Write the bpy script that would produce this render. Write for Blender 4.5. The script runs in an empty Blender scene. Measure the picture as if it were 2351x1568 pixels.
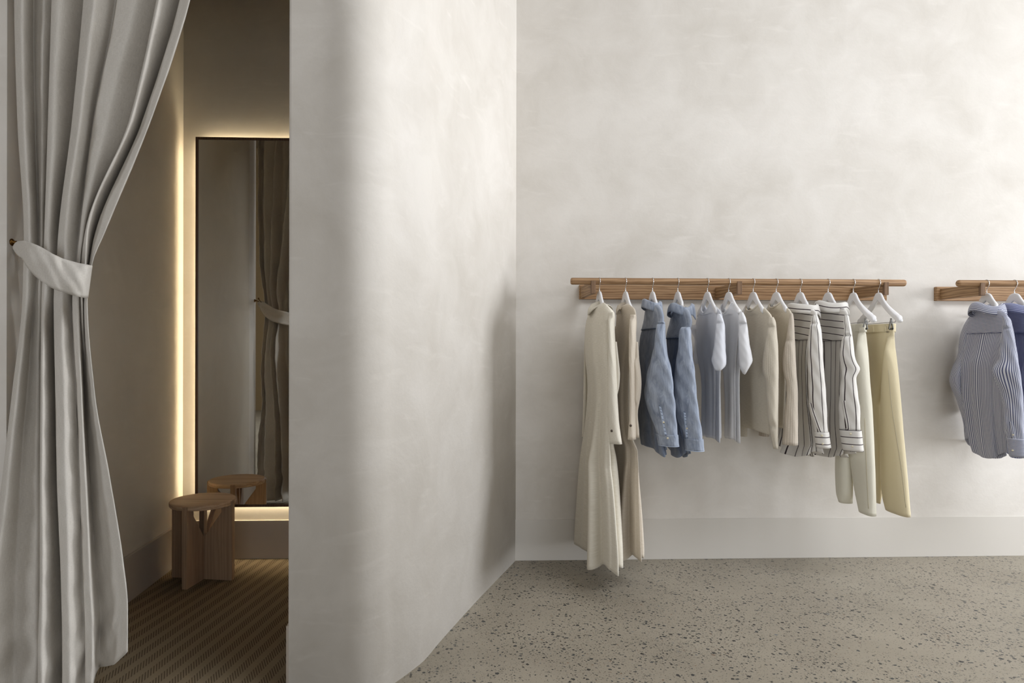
import bpy, bmesh, math, random
from mathutils import Vector, Matrix
from mathutils.bvhtree import BVHTree
PI = math.pi
sin, cos = math.sin, math.cos
rnd = random.Random(7)
SC = bpy.context.scene
COL = SC.collection

# ------------------------------------------------------------------ camera
W, H = 2351, 1568
F, CX, CY = 1500.0, 1102.0, 802.0
CAMZ, D = 1.17, 3.61
YAW = math.atan(54 / 1500)
ROLL = 0.0018
fw = Vector((sin(YAW), cos(YAW), 0))
r0 = Vector((cos(YAW), -sin(YAW), 0))
up0 = Vector((0, 0, 1))
rt = (r0 + up0 * ROLL).normalized()
up = (up0 - r0 * ROLL).normalized()
EYE = Vector((0, -D, CAMZ))
cam_d = bpy.data.cameras.new('camera')
cam = bpy.data.objects.new('camera', cam_d)
COL.objects.link(cam)
M = Matrix((rt, up, -fw)).transposed().to_4x4()
M.translation = EYE
cam.matrix_world = M
cam_d.sensor_width = 36
cam_d.lens = F / W * 36
cam_d.shift_x = (W / 2 - CX) / W
cam_d.shift_y = (CY - H / 2) / W
cam_d.clip_start = 0.05
SC.camera = cam

def ray(px, py):
    return rt * ((px - CX) / F) - up * ((py - CY) / F) + fw
def at_y(px, py, Y):
    d = ray(px, py)
    return EYE + d * ((Y - EYE.y) / d.y)
def at_z(px, py, Z=0.0):
    d = ray(px, py)
    return EYE + d * ((Z - EYE.z) / d.z)
def at_d(px, py, dep):
    return EYE + ray(px, py) * dep
def depth_of(p):
    return (p - EYE).dot(fw)
def z_at(py, dep):
    return CAMZ - (py - CY) / F * dep

# ------------------------------------------------------------------ helpers
def lerp(a, b, t): return a + (b - a) * t
def sstep(a, b, x):
    if a == b: return 1.0 if x >= a else 0.0
    t = min(1, max(0, (x - a) / (b - a)))
    return t * t * (3 - 2 * t)
def crom(p0, p1, p2, p3, t):
    return 0.5 * ((2 * p1) + (p2 - p0) * t + (2 * p0 - 5 * p1 + 4 * p2 - p3) * t * t + (3 * p1 - p0 - 3 * p2 + p3) * t ** 3)
def herm(xs, ys, x):
    """monotone-ish cubic through (xs, ys) at x"""
    n = len(xs)
    if x <= xs[0]: return ys[0]
    if x >= xs[-1]: return ys[-1]
    i = 0
    while xs[i + 1] < x: i += 1
    def sl(j):
        if j <= 0: return (ys[1] - ys[0]) / (xs[1] - xs[0])
        if j >= n - 1: return (ys[-1] - ys[-2]) / (xs[-1] - xs[-2])
        a = (ys[j] - ys[j - 1]) / (xs[j] - xs[j - 1]); b = (ys[j + 1] - ys[j]) / (xs[j + 1] - xs[j])
        if a * b <= 0: return 0.0
        return 2 * a * b / (a + b)
    h = xs[i + 1] - xs[i]; t = (x - xs[i]) / h
    m0, m1 = sl(i) * h, sl(i + 1) * h
    return (2 * t ** 3 - 3 * t * t + 1) * ys[i] + (t ** 3 - 2 * t * t + t) * m0 + (-2 * t ** 3 + 3 * t * t) * ys[i + 1] + (t ** 3 - t * t) * m1
def curve_pts(pts, n, closed=False):
    out = []; m = len(pts)
    segs = m if closed else m - 1
    for s in range(segs):
        if closed:
            p = [pts[(s + k - 1) % m] for k in range(4)]
        else:
            p = [pts[max(0, s - 1)], pts[s], pts[s + 1], pts[min(m - 1, s + 2)]]
        for k in range(n):
            out.append(crom(p[0], p[1], p[2], p[3], k / n))
    if not closed: out.append(pts[-1].copy() if isinstance(pts[-1], Vector) else pts[-1])
    return out

def empty(name, loc, label=None, cat=None, group=None):
    o = bpy.data.objects.new(name, None)
    COL.objects.link(o); o.location = loc; o.empty_display_size = .05
    tag(o, label, cat, group)
    return o
def tag(o, label=None, cat=None, group=None, kind=None):
    if label: o['label'] = label
    if cat: o['category'] = cat
    if group: o['group'] = group
    if kind: o['kind'] = kind
    return o
def wloc(o):
    v = Vector(o.location)
    while o.parent: o = o.parent; v = v + Vector(o.location)
    return v
def mesh(name, verts, faces, mat, parent=None, uvs=None, smooth=True, origin=None, label=None, fidx=None):
    """verts in world coordinates; becomes one mesh object"""
    off = Vector(origin) if origin is not None else (wloc(parent) if parent else Vector((0, 0, 0)))
    me = bpy.data.meshes.new(name)
    me.from_pydata([Vector(v) - off for v in verts], [], faces)
    if isinstance(mat, (list, tuple)):
        for m_ in mat: me.materials.append(m_)
        if fidx:
            for p, k in zip(me.polygons, fidx): p.material_index = k
    else: me.materials.append(mat)
    if uvs:
        l = me.uv_layers.new(name='UVMap')
        for p in me.polygons:
            us = [uvs[me.loops[li].vertex_index] for li in p.loop_indices]
            for li, uv in zip(p.loop_indices, us): l.data[li].uv = uv
    for p in me.polygons: p.use_smooth = smooth
    me.update()
    o = bpy.data.objects.new(name, me)
    COL.objects.link(o)
    if parent: o.parent = parent; o.location = off - wloc(parent)
    else: o.location = off
    if label: o['label'] = label
    return o
def bm_obj(name, bm, mat, parent=None, smooth=False, label=None):
    bmesh.ops.recalc_face_normals(bm, faces=bm.faces)
    off = wloc(parent) if parent else Vector((0, 0, 0))
    bmesh.ops.translate(bm, verts=bm.verts, vec=-off)
    me = bpy.data.meshes.new(name); bm.to_mesh(me); bm.free()
    me.materials.append(mat)
    for p in me.polygons: p.use_smooth = smooth
    o = bpy.data.objects.new(name, me); COL.objects.link(o)
    if parent: o.parent = parent
    if label: o['label'] = label
    return o
def box(bm, x0, x1, y0, y1, z0, z1, mat=None):
    vs = [bm.verts.new(p) for p in [(x0, y0, z0), (x1, y0, z0), (x1, y1, z0), (x0, y1, z0), (x0, y0, z1), (x1, y0, z1), (x1, y1, z1), (x0, y1, z1)]]
    if mat:
        for v in vs: v.co = mat @ v.co
    for f in [(0, 3, 2, 1), (4, 5, 6, 7), (0, 1, 5, 4), (1, 2, 6, 5), (2, 3, 7, 6), (3, 0, 4, 7)]:
        bm.faces.new([vs[i] for i in f])
def bevel(o, w=.002, seg=2):
    m = o.modifiers.new('bevel', 'BEVEL'); m.width = w; m.segments = seg; m.limit_method = 'ANGLE'; m.angle_limit = .6
    return o
def prism(name, foot, z0, z1, mat, parent=None, smooth_sides=False):
    """vertical prism over a footprint polygon"""
    n = len(foot)
    vs = [(p[0], p[1], z0) for p in foot] + [(p[0], p[1], z1) for p in foot]
    fs = [(i, (i + 1) % n, n + (i + 1) % n, n + i) for i in range(n)]
    fs += [tuple(range(n))[::-1], tuple(range(n, 2 * n))]
    return mesh(name, vs, fs, mat, parent, smooth=False)
def sweep(path, radius, nseg=8, closed=False, cap=True):
    """tube along a list of points -> verts, faces"""
    vs, fs = [], []
    n = len(path)
    nrm = None
    for i, p in enumerate(path):
        a = path[(i - 1) % n] if (closed or i > 0) else path[0]
        b = path[(i + 1) % n] if (closed or i < n - 1) else path[-1]
        t = (b - a)
        t = t.normalized() if t.length > 1e-9 else Vector((0, 0, 1))
        if nrm is None:
            ref = Vector((0, 0, 1)) if abs(t.z) < .9 else Vector((1, 0, 0))
            nrm = t.cross(ref).normalized()
        nrm = (nrm - t * nrm.dot(t)).normalized()
        bi = t.cross(nrm)
        rr = radius[i] if isinstance(radius, (list, tuple)) else radius
        for k in range(nseg):
            a_ = 2 * PI * k / nseg
            vs.append(p + nrm * (rr * cos(a_)) + bi * (rr * sin(a_)))
    m = n if closed else n - 1
    for i in range(m):
        for k in range(nseg):
            a_ = i * nseg + k; b_ = i * nseg + (k + 1) % nseg
            c_ = ((i + 1) % n) * nseg + (k + 1) % nseg; d_ = ((i + 1) % n) * nseg + k
            fs.append((a_, b_, c_, d_))
    if cap and not closed:
        fs.append(tuple(range(nseg))[::-1]); fs.append(tuple(range((n - 1) * nseg, n * nseg)))
    return vs, fs

# ------------------------------------------------------------------ materials
def mat_new(name):
    m = bpy.data.materials.new(name); m.use_nodes = True
    nt = m.node_tree
    for n in list(nt.nodes):
        if n.type not in ('BSDF_PRINCIPLED', 'OUTPUT_MATERIAL'): nt.nodes.remove(n)
    b = nt.nodes.get('Principled BSDF')
    return m, nt, b
def s2l(c):
    out = []
    for v in c:
        v = v / 255 if v > 1 else v
        out.append(v / 12.92 if v <= .04045 else ((v + .055) / 1.055) ** 2.4)
    return (out[0], out[1], out[2], 1)
def N(nt, t, **k):
    n = nt.nodes.new(t)
    for a, v in k.items():
        if a.startswith('i_'):
            n.inputs[int(a[2:])].default_value = v
        else: setattr(n, a, v)
    return n
def L(nt, a, b): nt.links.new(a, b)
def coord(nt, kind='Object', scale=(1, 1, 1), rot=(0, 0, 0)):
    tc = N(nt, 'ShaderNodeTexCoord'); mp = N(nt, 'ShaderNodeMapping')
    mp.inputs['Scale'].default_value = scale; mp.inputs['Rotation'].default_value = rot
    L(nt, tc.outputs[kind], mp.inputs['Vector'])
    return mp.outputs['Vector']
def noise(nt, vec, scale, detail=3, rough=.5, dist=0):
    n = N(nt, 'ShaderNodeTexNoise'); n.inputs['Scale'].default_value = scale
    n.inputs['Detail'].default_value = detail; n.inputs['Roughness'].default_value = rough
    n.inputs['Distortion'].default_value = dist
    L(nt, vec, n.inputs['Vector']); return n.outputs['Fac']
def ramp(nt, fac, stops):
    r = N(nt, 'ShaderNodeValToRGB')
    while len(r.color_ramp.elements) < len(stops): r.color_ramp.elements.new(.5)
    for e, (p, c) in zip(r.color_ramp.elements, stops):
        e.position = p; e.color = c if len(c) == 4 else (*c, 1)
    L(nt, fac, r.inputs['Fac']); return r.outputs['Color']
def mixc(nt, fac, a, b, mode='MIX'):
    m = N(nt, 'ShaderNodeMix', data_type='RGBA', blend_type=mode)
    for s, v in ((m.inputs[0], fac), (m.inputs[6], a), (m.inputs[7], b)):
        if hasattr(v, 'links') or hasattr(v, 'is_output'): L(nt, v, s)
        else: s.default_value = v
    return m.outputs[2]
def mathn(nt, op, a, b=0.0, c=None):
    m = N(nt, 'ShaderNodeMath', operation=op)
    vals = (a, b) if c is None else (a, b, c)
    for s, v in zip(m.inputs, vals):
        if hasattr(v, 'is_output'): L(nt, v, s)
        else: s.default_value = v
    return m.outputs[0]
def bump(nt, bsdf, h, strength=.2, dist=.01, normal=None):
    b = N(nt, 'ShaderNodeBump'); b.inputs['Strength'].default_value = strength; b.inputs['Distance'].default_value = dist
    L(nt, h, b.inputs['Height'])
    if normal is not None: L(nt, normal, b.inputs['Normal'])
    L(nt, b.outputs['Normal'], bsdf.inputs['Normal']); return b.outputs['Normal']
def rough(b, v, spec=None):
    b.inputs['Roughness'].default_value = v
    if spec is not None: b.inputs['Specular IOR Level'].default_value = spec

def m_plaster(name, c1, c2, seed=0):
    m, nt, b = mat_new(name)
    v = coord(nt)
    n1 = noise(nt, v, 1.1, 4, .55, .4)
    n2 = noise(nt, v, 3.6, 6, .62, .5)
    n3 = noise(nt, v, 14, 3, .5, .8)
    k = mathn(nt, 'ADD', mathn(nt, 'MULTIPLY', n1, .5), mathn(nt, 'MULTIPLY', n2, .5))
    col = ramp(nt, k, [(.36, c2), (.62, c1)])
    # faint trowel strokes: stretched noise masked by big patches
    v2 = coord(nt, 'Object', (2.2, 2.2, 9), (0.0, .7, 0))
    v3 = coord(nt, 'Object', (2.2, 2.2, 9), (0.0, -.9, 0))
    st = mathn(nt, 'MAXIMUM', noise(nt, v2, 2.2, 3, .5, .6), noise(nt, v3, 2.0, 3, .5, .6))
    w = tuple(min(1, x * 1.05) for x in c1[:3]) + (1,)
    col = mixc(nt, mathn(nt, 'MULTIPLY', mathn(nt, 'SMOOTH_MAX', mathn(nt, 'SUBTRACT', st, .62), 0, .02), 3.0), col, w)
    L(nt, col, b.inputs['Base Color']); rough(b, .62, .25)
    h = mathn(nt, 'ADD', mathn(nt, 'MULTIPLY', n2, .5), mathn(nt, 'MULTIPLY', noise(nt, v, 70, 4, .6, .3), .16))
    bump(nt, b, mathn(nt, 'ADD', h, mathn(nt, 'MULTIPLY', n3, .3)), .2, .010)
    return m
def m_plain(name, c, r=.5, spec=.5, metal=0, bumps=None):
    m, nt, b = mat_new(name)
    v = coord(nt)
    col = mixc(nt, mathn(nt, 'MULTIPLY', noise(nt, v, 9, 3), .12), c, tuple(x * .8 for x in c[:3]) + (1,))
    L(nt, col, b.inputs['Base Color'])
    rough(b, r, spec); b.inputs['Metallic'].default_value = metal
    if bumps: bump(nt, b, noise(nt, v, bumps[0], 3), bumps[1], .003)
    return m
def m_wood(name, c1, c2, axis='x', scale=1.0, r=.55):
    m, nt, b = mat_new(name)
    sc = {'x': (1.2, 14, 14), 'y': (14, 1.2, 14), 'z': (14, 14, 1.2)}[axis]
    v = coord(nt, 'Object', tuple(s * scale for s in sc))
    n1 = noise(nt, v, 2.5, 4, .6, 1.2)
    sc2 = {'x': (3, 160, 160), 'y': (160, 3, 160), 'z': (160, 160, 3)}[axis]
    n2 = noise(nt, coord(nt, 'Object', sc2), 1.5, 3, .6)
    w = N(nt, 'ShaderNodeTexWave'); w.inputs['Scale'].default_value = 1.6; w.inputs['Distortion'].default_value = 9
    w.inputs['Detail'].default_value = 3; w.inputs['Detail Scale'].default_value = 1.2
    w.bands_direction = {'x': 'Z', 'y': 'Z', 'z': 'X'}[axis]
    L(nt, v, w.inputs['Vector'])
    k = mathn(nt, 'ADD', mathn(nt, 'MULTIPLY', n1, .5), mathn(nt, 'ADD', mathn(nt, 'MULTIPLY', w.outputs['Fac'], .25), mathn(nt, 'MULTIPLY', n2, .3)))
    L(nt, ramp(nt, k, [(.3, c2), (.72, c1)]), b.inputs['Base Color'])
    rough(b, r, .3); bump(nt, b, n2, .15, .002)
    return m
def m_fabric(name, c, c2=None, style='plain', r=.9, sheen=.2, trans=0.0, period=.03, line=.1, lc=(.05, .04, .05, 1), wv=.0):
    """UV in metres: u across the cloth, v down its length"""
    m, nt, b = mat_new(name)
    v = coord(nt, 'UV'); ov = coord(nt)
    sep = N(nt, 'ShaderNodeSeparateXYZ'); L(nt, v, sep.inputs[0])
    u_, v_ = sep.outputs[0], sep.outputs[1]
    c2 = c2 or tuple(x * .86 for x in c[:3]) + (1,)
    h = None
    def tri(x, per):   # 0..1 triangle
        return mathn(nt, 'ABSOLUTE', mathn(nt, 'SUBTRACT', mathn(nt, 'MULTIPLY', mathn(nt, 'FRACT', mathn(nt, 'DIVIDE', x, per)), 2), 1))
    fine = noise(nt, coord(nt, 'UV', (1, 1, 1)), 900, 2, .5)
    col = mixc(nt, fine, c, c2)
    if style == 'linen':
        a = noise(nt, coord(nt, 'UV', (1400, 40, 1)), 1, 2, .6)
        a2 = noise(nt, coord(nt, 'UV', (60, 1400, 1)), 1, 2, .6)
        k = mathn(nt, 'ADD', mathn(nt, 'MULTIPLY', a, .5), mathn(nt, 'MULTIPLY', a2, .5))
        col = ramp(nt, k, [(.3, c2), (.68, c)]); h = k
    elif style == 'heather':
        a2 = noise(nt, coord(nt, 'UV', (70, 800, 1)), 1, 3, .6)
        col = ramp(nt, a2, [(.3, c2), (.7, c)]); h = a2
    elif style == 'denim':
        a = noise(nt, coord(nt, 'UV', (900, 900, 1)), 1, 2, .6)
        b2 = noise(nt, coord(nt, 'UV', (38, 11, 1)), 1, 5, .7, .8)
        k = mathn(nt, 'ADD', mathn(nt, 'MULTIPLY', a, .45), mathn(nt, 'MULTIPLY', b2, .55))
        col = ramp(nt, k, [(.38, c2), (.60, c)])
        h = mathn(nt, 'ADD', a, noise(nt, coord(nt, 'UV', (40, 40, 1)), 1, 3, .6, .6))
    elif style == 'rib':
        t = tri(u_, period)
        a2 = noise(nt, coord(nt, 'UV', (90, 700, 1)), 1, 3, .6)
        col = mixc(nt, mathn(nt, 'MULTIPLY', t, .6), ramp(nt, a2, [(.3, c2), (.7, c)]), tuple(x * .72 for x in c2[:3]) + (1,)); h = mathn(nt, 'MULTIPLY', t, -1.5)
    elif style in ('vstripe', 'hstripe'):
        x = u_ if style == 'vstripe' else v_
        wob = mathn(nt, 'MULTIPLY', mathn(nt, 'SUBTRACT', noise(nt, coord(nt, 'UV', (4, 4, 1)), 1, 2), .5), wv)
        t = tri(mathn(nt, 'ADD', x, wob), period)
        msk = mathn(nt, 'GREATER_THAN', t, 1 - line)
        col = mixc(nt, msk, col, lc)
        h = fine
    else:
        h = fine
    L(nt, col, b.inputs['Base Color']); rough(b, r, .15)
    b.inputs['Sheen Weight'].default_value = sheen; b.inputs['Sheen Roughness'].default_value = .5
    cr = noise(nt, coord(nt, 'UV', (9, 5, 1)), 1, 4, .6, .8)
    hh = mathn(nt, 'ADD', mathn(nt, 'MULTIPLY', h, .09 if style != 'rib' else .16), mathn(nt, 'MULTIPLY', cr, 1.0 if style != 'rib' else .5))
    bump(nt, b, hh, .45, .008 if style in ('linen', 'denim', 'vstripe', 'hstripe') else .006)
    if trans:
        tr = N(nt, 'ShaderNodeBsdfTranslucent'); L(nt, col, tr.inputs['Color'])
        mx = N(nt, 'ShaderNodeMixShader'); mx.inputs[0].default_value = trans
        L(nt, b.outputs[0], mx.inputs[1]); L(nt, tr.outputs[0], mx.inputs[2])
        L(nt, mx.outputs[0], nt.nodes['Material Output'].inputs['Surface'])
    return m
def m_concrete():
    m, nt, b = mat_new('polished_concrete')
    v = coord(nt)
    base = ramp(nt, noise(nt, v, 1.3, 5, .6, .5), [(.3, s2l((140, 132, 117))), (.7, s2l((162, 154, 138)))])
    base = mixc(nt, mathn(nt, 'MULTIPLY', noise(nt, v, 160, 3, .7), .3), base, s2l((100, 92, 80)))
    def chips(scale, thr, dens, colr, amt):
        nonlocal base
        w = N(nt, 'ShaderNodeVectorMath', operation='ADD')
        nn = N(nt, 'ShaderNodeTexNoise'); nn.inputs['Scale'].default_value = scale * 1.6; L(nt, v, nn.inputs['Vector'])
        sc_ = N(nt, 'ShaderNodeVectorMath', operation='SCALE'); L(nt, nn.outputs['Color'], sc_.inputs[0]); sc_.inputs['Scale'].default_value = .55 / scale
        L(nt, v, w.inputs[0]); L(nt, sc_.outputs[0], w.inputs[1])
        vo = N(nt, 'ShaderNodeTexVoronoi'); vo.inputs['Scale'].default_value = scale; L(nt, w.outputs[0], vo.inputs['Vector'])
        sp = N(nt, 'ShaderNodeSeparateColor'); L(nt, vo.outputs['Color'], sp.inputs[0])
        big = noise(nt, v, 2.4, 3, .6)
        rr = mathn(nt, 'MULTIPLY', mathn(nt, 'MULTIPLY', sp.outputs[1], sp.outputs[1]), thr)
        inside = mathn(nt, 'LESS_THAN', vo.outputs['Distance'], rr)
        pick = mathn(nt, 'LESS_THAN', sp.outputs[0], mathn(nt, 'MULTIPLY', mathn(nt, 'SUBTRACT', big, .22), dens))
        colv = ramp(nt, sp.outputs[2], colr)
        base = mixc(nt, mathn(nt, 'MULTIPLY', mathn(nt, 'MULTIPLY', inside, pick), amt), base, colv)
    dk = [(0, s2l((70, 62, 50))), (.45, s2l((84, 84, 78))), (.8, s2l((96, 76, 56))), (1, s2l((150, 144, 130)))]
    dk2 = [(0, s2l((40, 38, 36))), (.6, s2l((62, 66, 68))), (.85, s2l((112, 82, 58))), (1, s2l((100, 106, 108)))]
    chips(240, .6, 2.2, dk, .55)
    chips(150, .56, 1.5, dk, .62)
    chips(105, .60, 1.6, dk2, .85)
    chips(60, .52, 1.2, dk2, .92)
    L(nt, base, b.inputs['Base Color'])
    rr = N(nt, 'ShaderNodeMapRange'); rr.inputs[3].default_value = .33; rr.inputs[4].default_value = .5
    L(nt, noise(nt, v, 3, 4, .6), rr.inputs[0]); L(nt, rr.outputs[0], b.inputs['Roughness'])
    b.inputs['Specular IOR Level'].default_value = .35
    return m
def m_carpet():
    m, nt, b = mat_new('woven_carpet')
    v = coord(nt, 'Object')
    sep = N(nt, 'ShaderNodeSeparateXYZ'); L(nt, v, sep.inputs[0])
    x, y = sep.outputs[0], sep.outputs[1]
    def fr(a, per): return mathn(nt, 'FRACT', mathn(nt, 'DIVIDE', a, per))
    def lin(ax, ay): return mathn(nt, 'ADD', mathn(nt, 'MULTIPLY', x, ax), mathn(nt, 'MULTIPLY', y, ay))
    ba, sa = math.radians(10.5), math.radians(-23)
    inb = mathn(nt, 'LESS_THAN', fr(lin(cos(ba), -sin(ba)), .062), .55)
    dm = mathn(nt, 'LESS_THAN', fr(lin(cos(sa), -sin(sa)), .0088), .48)
    k = mathn(nt, 'MULTIPLY', inb, dm)
    fine = noise(nt, coord(nt, 'Object', (1, 1, 1)), 500, 2, .6)
    thr = noise(nt, coord(nt, 'Object', (700, 60, 1), (0, 0, math.radians(-24))), 1, 2)
    col = mixc(nt, mathn(nt, 'MULTIPLY', thr, .5), s2l((136, 121, 98)), s2l((104, 91, 72)))
    col = mixc(nt, mathn(nt, 'MULTIPLY', k, .7), col, s2l((66, 56, 43)))
    L(nt, col, b.inputs['Base Color']); rough(b, .95, .1)
    bump(nt, b, mathn(nt, 'ADD', mathn(nt, 'MULTIPLY', k, -1), mathn(nt, 'MULTIPLY', fine, .4)), .6, .004)
    return m

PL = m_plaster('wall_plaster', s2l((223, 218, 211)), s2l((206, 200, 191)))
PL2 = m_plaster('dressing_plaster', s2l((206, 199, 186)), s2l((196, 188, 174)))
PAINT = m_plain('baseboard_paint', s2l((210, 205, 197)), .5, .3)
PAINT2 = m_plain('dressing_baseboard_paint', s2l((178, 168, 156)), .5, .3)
CEIL = m_plain('ceiling_paint', s2l((116, 102, 80)), .8, .2)
FARW = m_plain('far_wall_paint', s2l((124, 106, 78)), .8, .2)
CONC = m_concrete()
CARPET = m_carpet()
OAK = m_wood('oak_along_x', s2l((176, 142, 106)), s2l((120, 88, 58)), 'x')
OAKY = m_wood('oak_along_y', s2l((170, 138, 102)), s2l((116, 86, 58)), 'y')
OAKE = m_wood('oak_end_grain', s2l((132, 104, 80)), s2l((104, 80, 60)), 'z')
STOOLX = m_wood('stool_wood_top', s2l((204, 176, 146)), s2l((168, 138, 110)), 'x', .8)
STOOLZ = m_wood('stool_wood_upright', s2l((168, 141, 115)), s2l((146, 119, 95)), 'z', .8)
HANG = m_plain('white_lacquer', s2l((228, 227, 228)), .42, .4)
CHROME = m_plain('chrome', (.72, .72, .72, 1), .18, .5, 1)
STEEL = m_plain('dull_steel', (.38, .38, .37, 1), .35, .5, 1)
RUB = m_plain('dark_rubber', s2l((40, 38, 36)), .6)
BRASS = m_plain('aged_brass', s2l((120, 88, 46)), .3, .5, 1)
FRAME = m_wood('dark_frame', s2l((104, 76, 54)), s2l((78, 56, 40)), 'z')
DARK = m_plain('dark_backing', s2l((60, 50, 40)), .8)  # plain dark brown of the mirror's back panel
GLASS, nt_, b_ = mat_new('mirror_glass')
b_.inputs['Base Color'].default_value = (.93, .93, .90, 1); b_.inputs['Metallic'].default_value = 1; b_.inputs['Roughness'].default_value = .015
LINEN = m_fabric('linen_curtain', s2l((226, 221, 213)), s2l((190, 184, 175)), 'linen', sheen=.0, trans=.10)
OAT = m_fabric('oatmeal_knit', s2l((226, 221, 208)), s2l((202, 194, 178)), 'heather')
OAT2 = m_fabric('beige_knit', s2l((214, 204, 190)), s2l((190, 178, 160)), 'heather')
RIB1 = m_fabric('oatmeal_rib_knit', s2l((218, 210, 196)), s2l((196, 186, 168)), 'rib', period=.009)
RIB2 = m_fabric('beige_rib_knit', s2l((214, 204, 190)), s2l((190, 178, 162)), 'rib', period=.014)
KN1 = m_fabric('sweater_body_knit', s2l((214, 206, 190)), s2l((192, 182, 164)), 'heather')
DEN1 = m_fabric('washed_denim', s2l((168, 176, 190)), s2l((108, 118, 136)), 'denim')
DENB = m_fabric('denim_body', s2l((128, 138, 156)), s2l((80, 91, 112)), 'denim')
DENS = m_plain('denim_stitch', s2l((84, 96, 120)), .9, .1)
DENL = m_plain('denim_worn_edge', s2l((178, 190, 210)), .9, .1)
TEE1 = m_fabric('pale_blue_jersey', s2l((242, 243, 247)), s2l((234, 236, 242)), 'plain', trans=.38)
TEE2 = m_fabric('white_jersey', s2l((246, 246, 247)), s2l((240, 240, 242)), 'plain', trans=.38)
STR_V = m_fabric('white_shirting_stripe_down', s2l((236, 233, 228)), s2l((226, 222, 216)), 'vstripe', trans=.15, period=.034, line=.115, lc=s2l((58, 44, 50)), wv=.012)
STR_H = m_fabric('white_shirting_stripe_across', s2l((236, 233, 228)), s2l((226, 222, 216)), 'hstripe', trans=.15, period=.034, line=.115, lc=s2l((58, 44, 50)), wv=.006)
BLU_V = m_fabric('blue_shirting_stripe_down', s2l((206, 207, 215)), s2l((190, 192, 202)), 'vstripe', period=.0066, line=.46, lc=s2l((88, 92, 122)), wv=.0)
BLU_H = m_fabric('blue_shirting_stripe_across', s2l((206, 207, 215)), s2l((190, 192, 202)), 'hstripe', period=.0066, line=.46, lc=s2l((88, 92, 122)), wv=.0)
BL2_V = m_fabric('deep_blue_shirting_down', s2l((172, 176, 200)), s2l((156, 160, 188)), 'vstripe', period=.0066, line=.5, lc=s2l((90, 95, 134)), wv=.0)
BL2_H = m_fabric('deep_blue_shirting_across', s2l((172, 176, 200)), s2l((156, 160, 188)), 'hstripe', period=.0066, line=.5, lc=s2l((90, 95, 134)), wv=.0)
ECRU1 = m_fabric('white_ecru_twill', s2l((232, 228, 212)), s2l((222, 217, 200)), 'plain', trans=.05)
ECRU2 = m_fabric('cream_twill', s2l((228, 216, 184)), s2l((216, 202, 166)), 'plain', trans=.05)
PEARL = m_plain('pearl_button', s2l((216, 206, 180)), .3)
HORN = m_plain('horn_button', s2l((70, 56, 44)), .35)
SEAM = m_plain('seam_thread', s2l((196, 186, 160)), .9)
LED, nt_, b_ = mat_new('warm_light_strip')
b_.inputs['Emission Color'].default_value = (1.0, .84, .58, 1); b_.inputs['Emission Strength'].default_value = 34

# ------------------------------------------------------------------ the setting
CEILZ = 5.0
DRZ = 3.45          # dressing room ceiling
XR, YB, XL = 7.5, -9.0, -4.5
XW = -1.507         # left wall of the dressing niche
YF = at_d(663, 800, 2.2).y      # front plane of the partition
YD = .05            # back wall of the dressing niche
def sbox(name, x0, x1, y0, y1, z0, z1, mat):
    bm = bmesh.new(); box(bm, x0, x1, y0, y1, z0, z1)
    return tag(bm_obj(name, bm, mat), kind='structure')
sbox('floor', XL - .2, XR + .2, YB - .2, .4, -.15, 0, CONC)
SKY = (1.6, XR - .6, -4.6, -2.0)      # long skylight slot beside the back wall
bm = bmesh.new()
box(bm, XL - .2, XR + .2, YB - .2, SKY[2], CEILZ, CEILZ + .15); box(bm, XL - .2, XR + .2, SKY[3], .4, CEILZ, CEILZ + .15)
box(bm, XL - .2, SKY[0], SKY[2], SKY[3], CEILZ, CEILZ + .15); box(bm, SKY[1], XR + .2, SKY[2], SKY[3], CEILZ, CEILZ + .15)
tag(bm_obj('ceiling', bm, CEIL), kind='structure')
sbox('wall_back', -.2, XR + .2, 0, .3, 0, CEILZ, PL)
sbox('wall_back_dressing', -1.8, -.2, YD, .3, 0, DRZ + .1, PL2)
# partition column with its curved face
trace = [(1183.6, 1287), (1165, 1305), (1148, 1324), (1127, 1346), (1098.5, 1375.5), (1073.8, 1401), (1051, 1427.7), (1028, 1453), (1009, 1475), (994, 1493), (975, 1515), (960, 1527.5), (942.7, 1541.7), (925.6, 1557), (906.6, 1568)]
tw = [at_z(px, py) for px, py in trace]
e0 = at_d(663.5, 800, 2.20); xe = e0.x
tail = tw[-1]
ctrl = [Vector((tw[0].x + .0, .02, 0))] + [tw[0]] + [tw[i] for i in (2, 4, 6, 8, 10, 12, 14)]
ctrl += [Vector((tail.x - .040, tail.y - .062, 0)), Vector((tail.x - .095, tail.y - .105, 0)), Vector((tail.x - .16, tail.y - .116, 0)), Vector((tail.x - .24, tail.y - .092, 0)), Vector((xe, e0.y, 0))]
face = curve_pts(ctrl, 8)
foot = [(p.x, p.y) for p in face] + [(xe, .12), (ctrl[0].x, .12)]
n = len(foot)
vs = [(p[0], p[1], 0) for p in foot] + [(p[0], p[1], CEILZ) for p in foot]
fs = [(i, n + i, n + (i + 1) % n, (i + 1) % n) for i in range(n)] + [tuple(range(n)), tuple(range(n, 2 * n))[::-1]]
part = mesh('wall_center', vs, fs, PL, smooth=False)
for p in part.data.polygons:
    p.use_smooth = len(p.vertices) == 4 and p.index < len(face) - 1
part.data.update()
tag(part, kind='structure')
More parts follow.
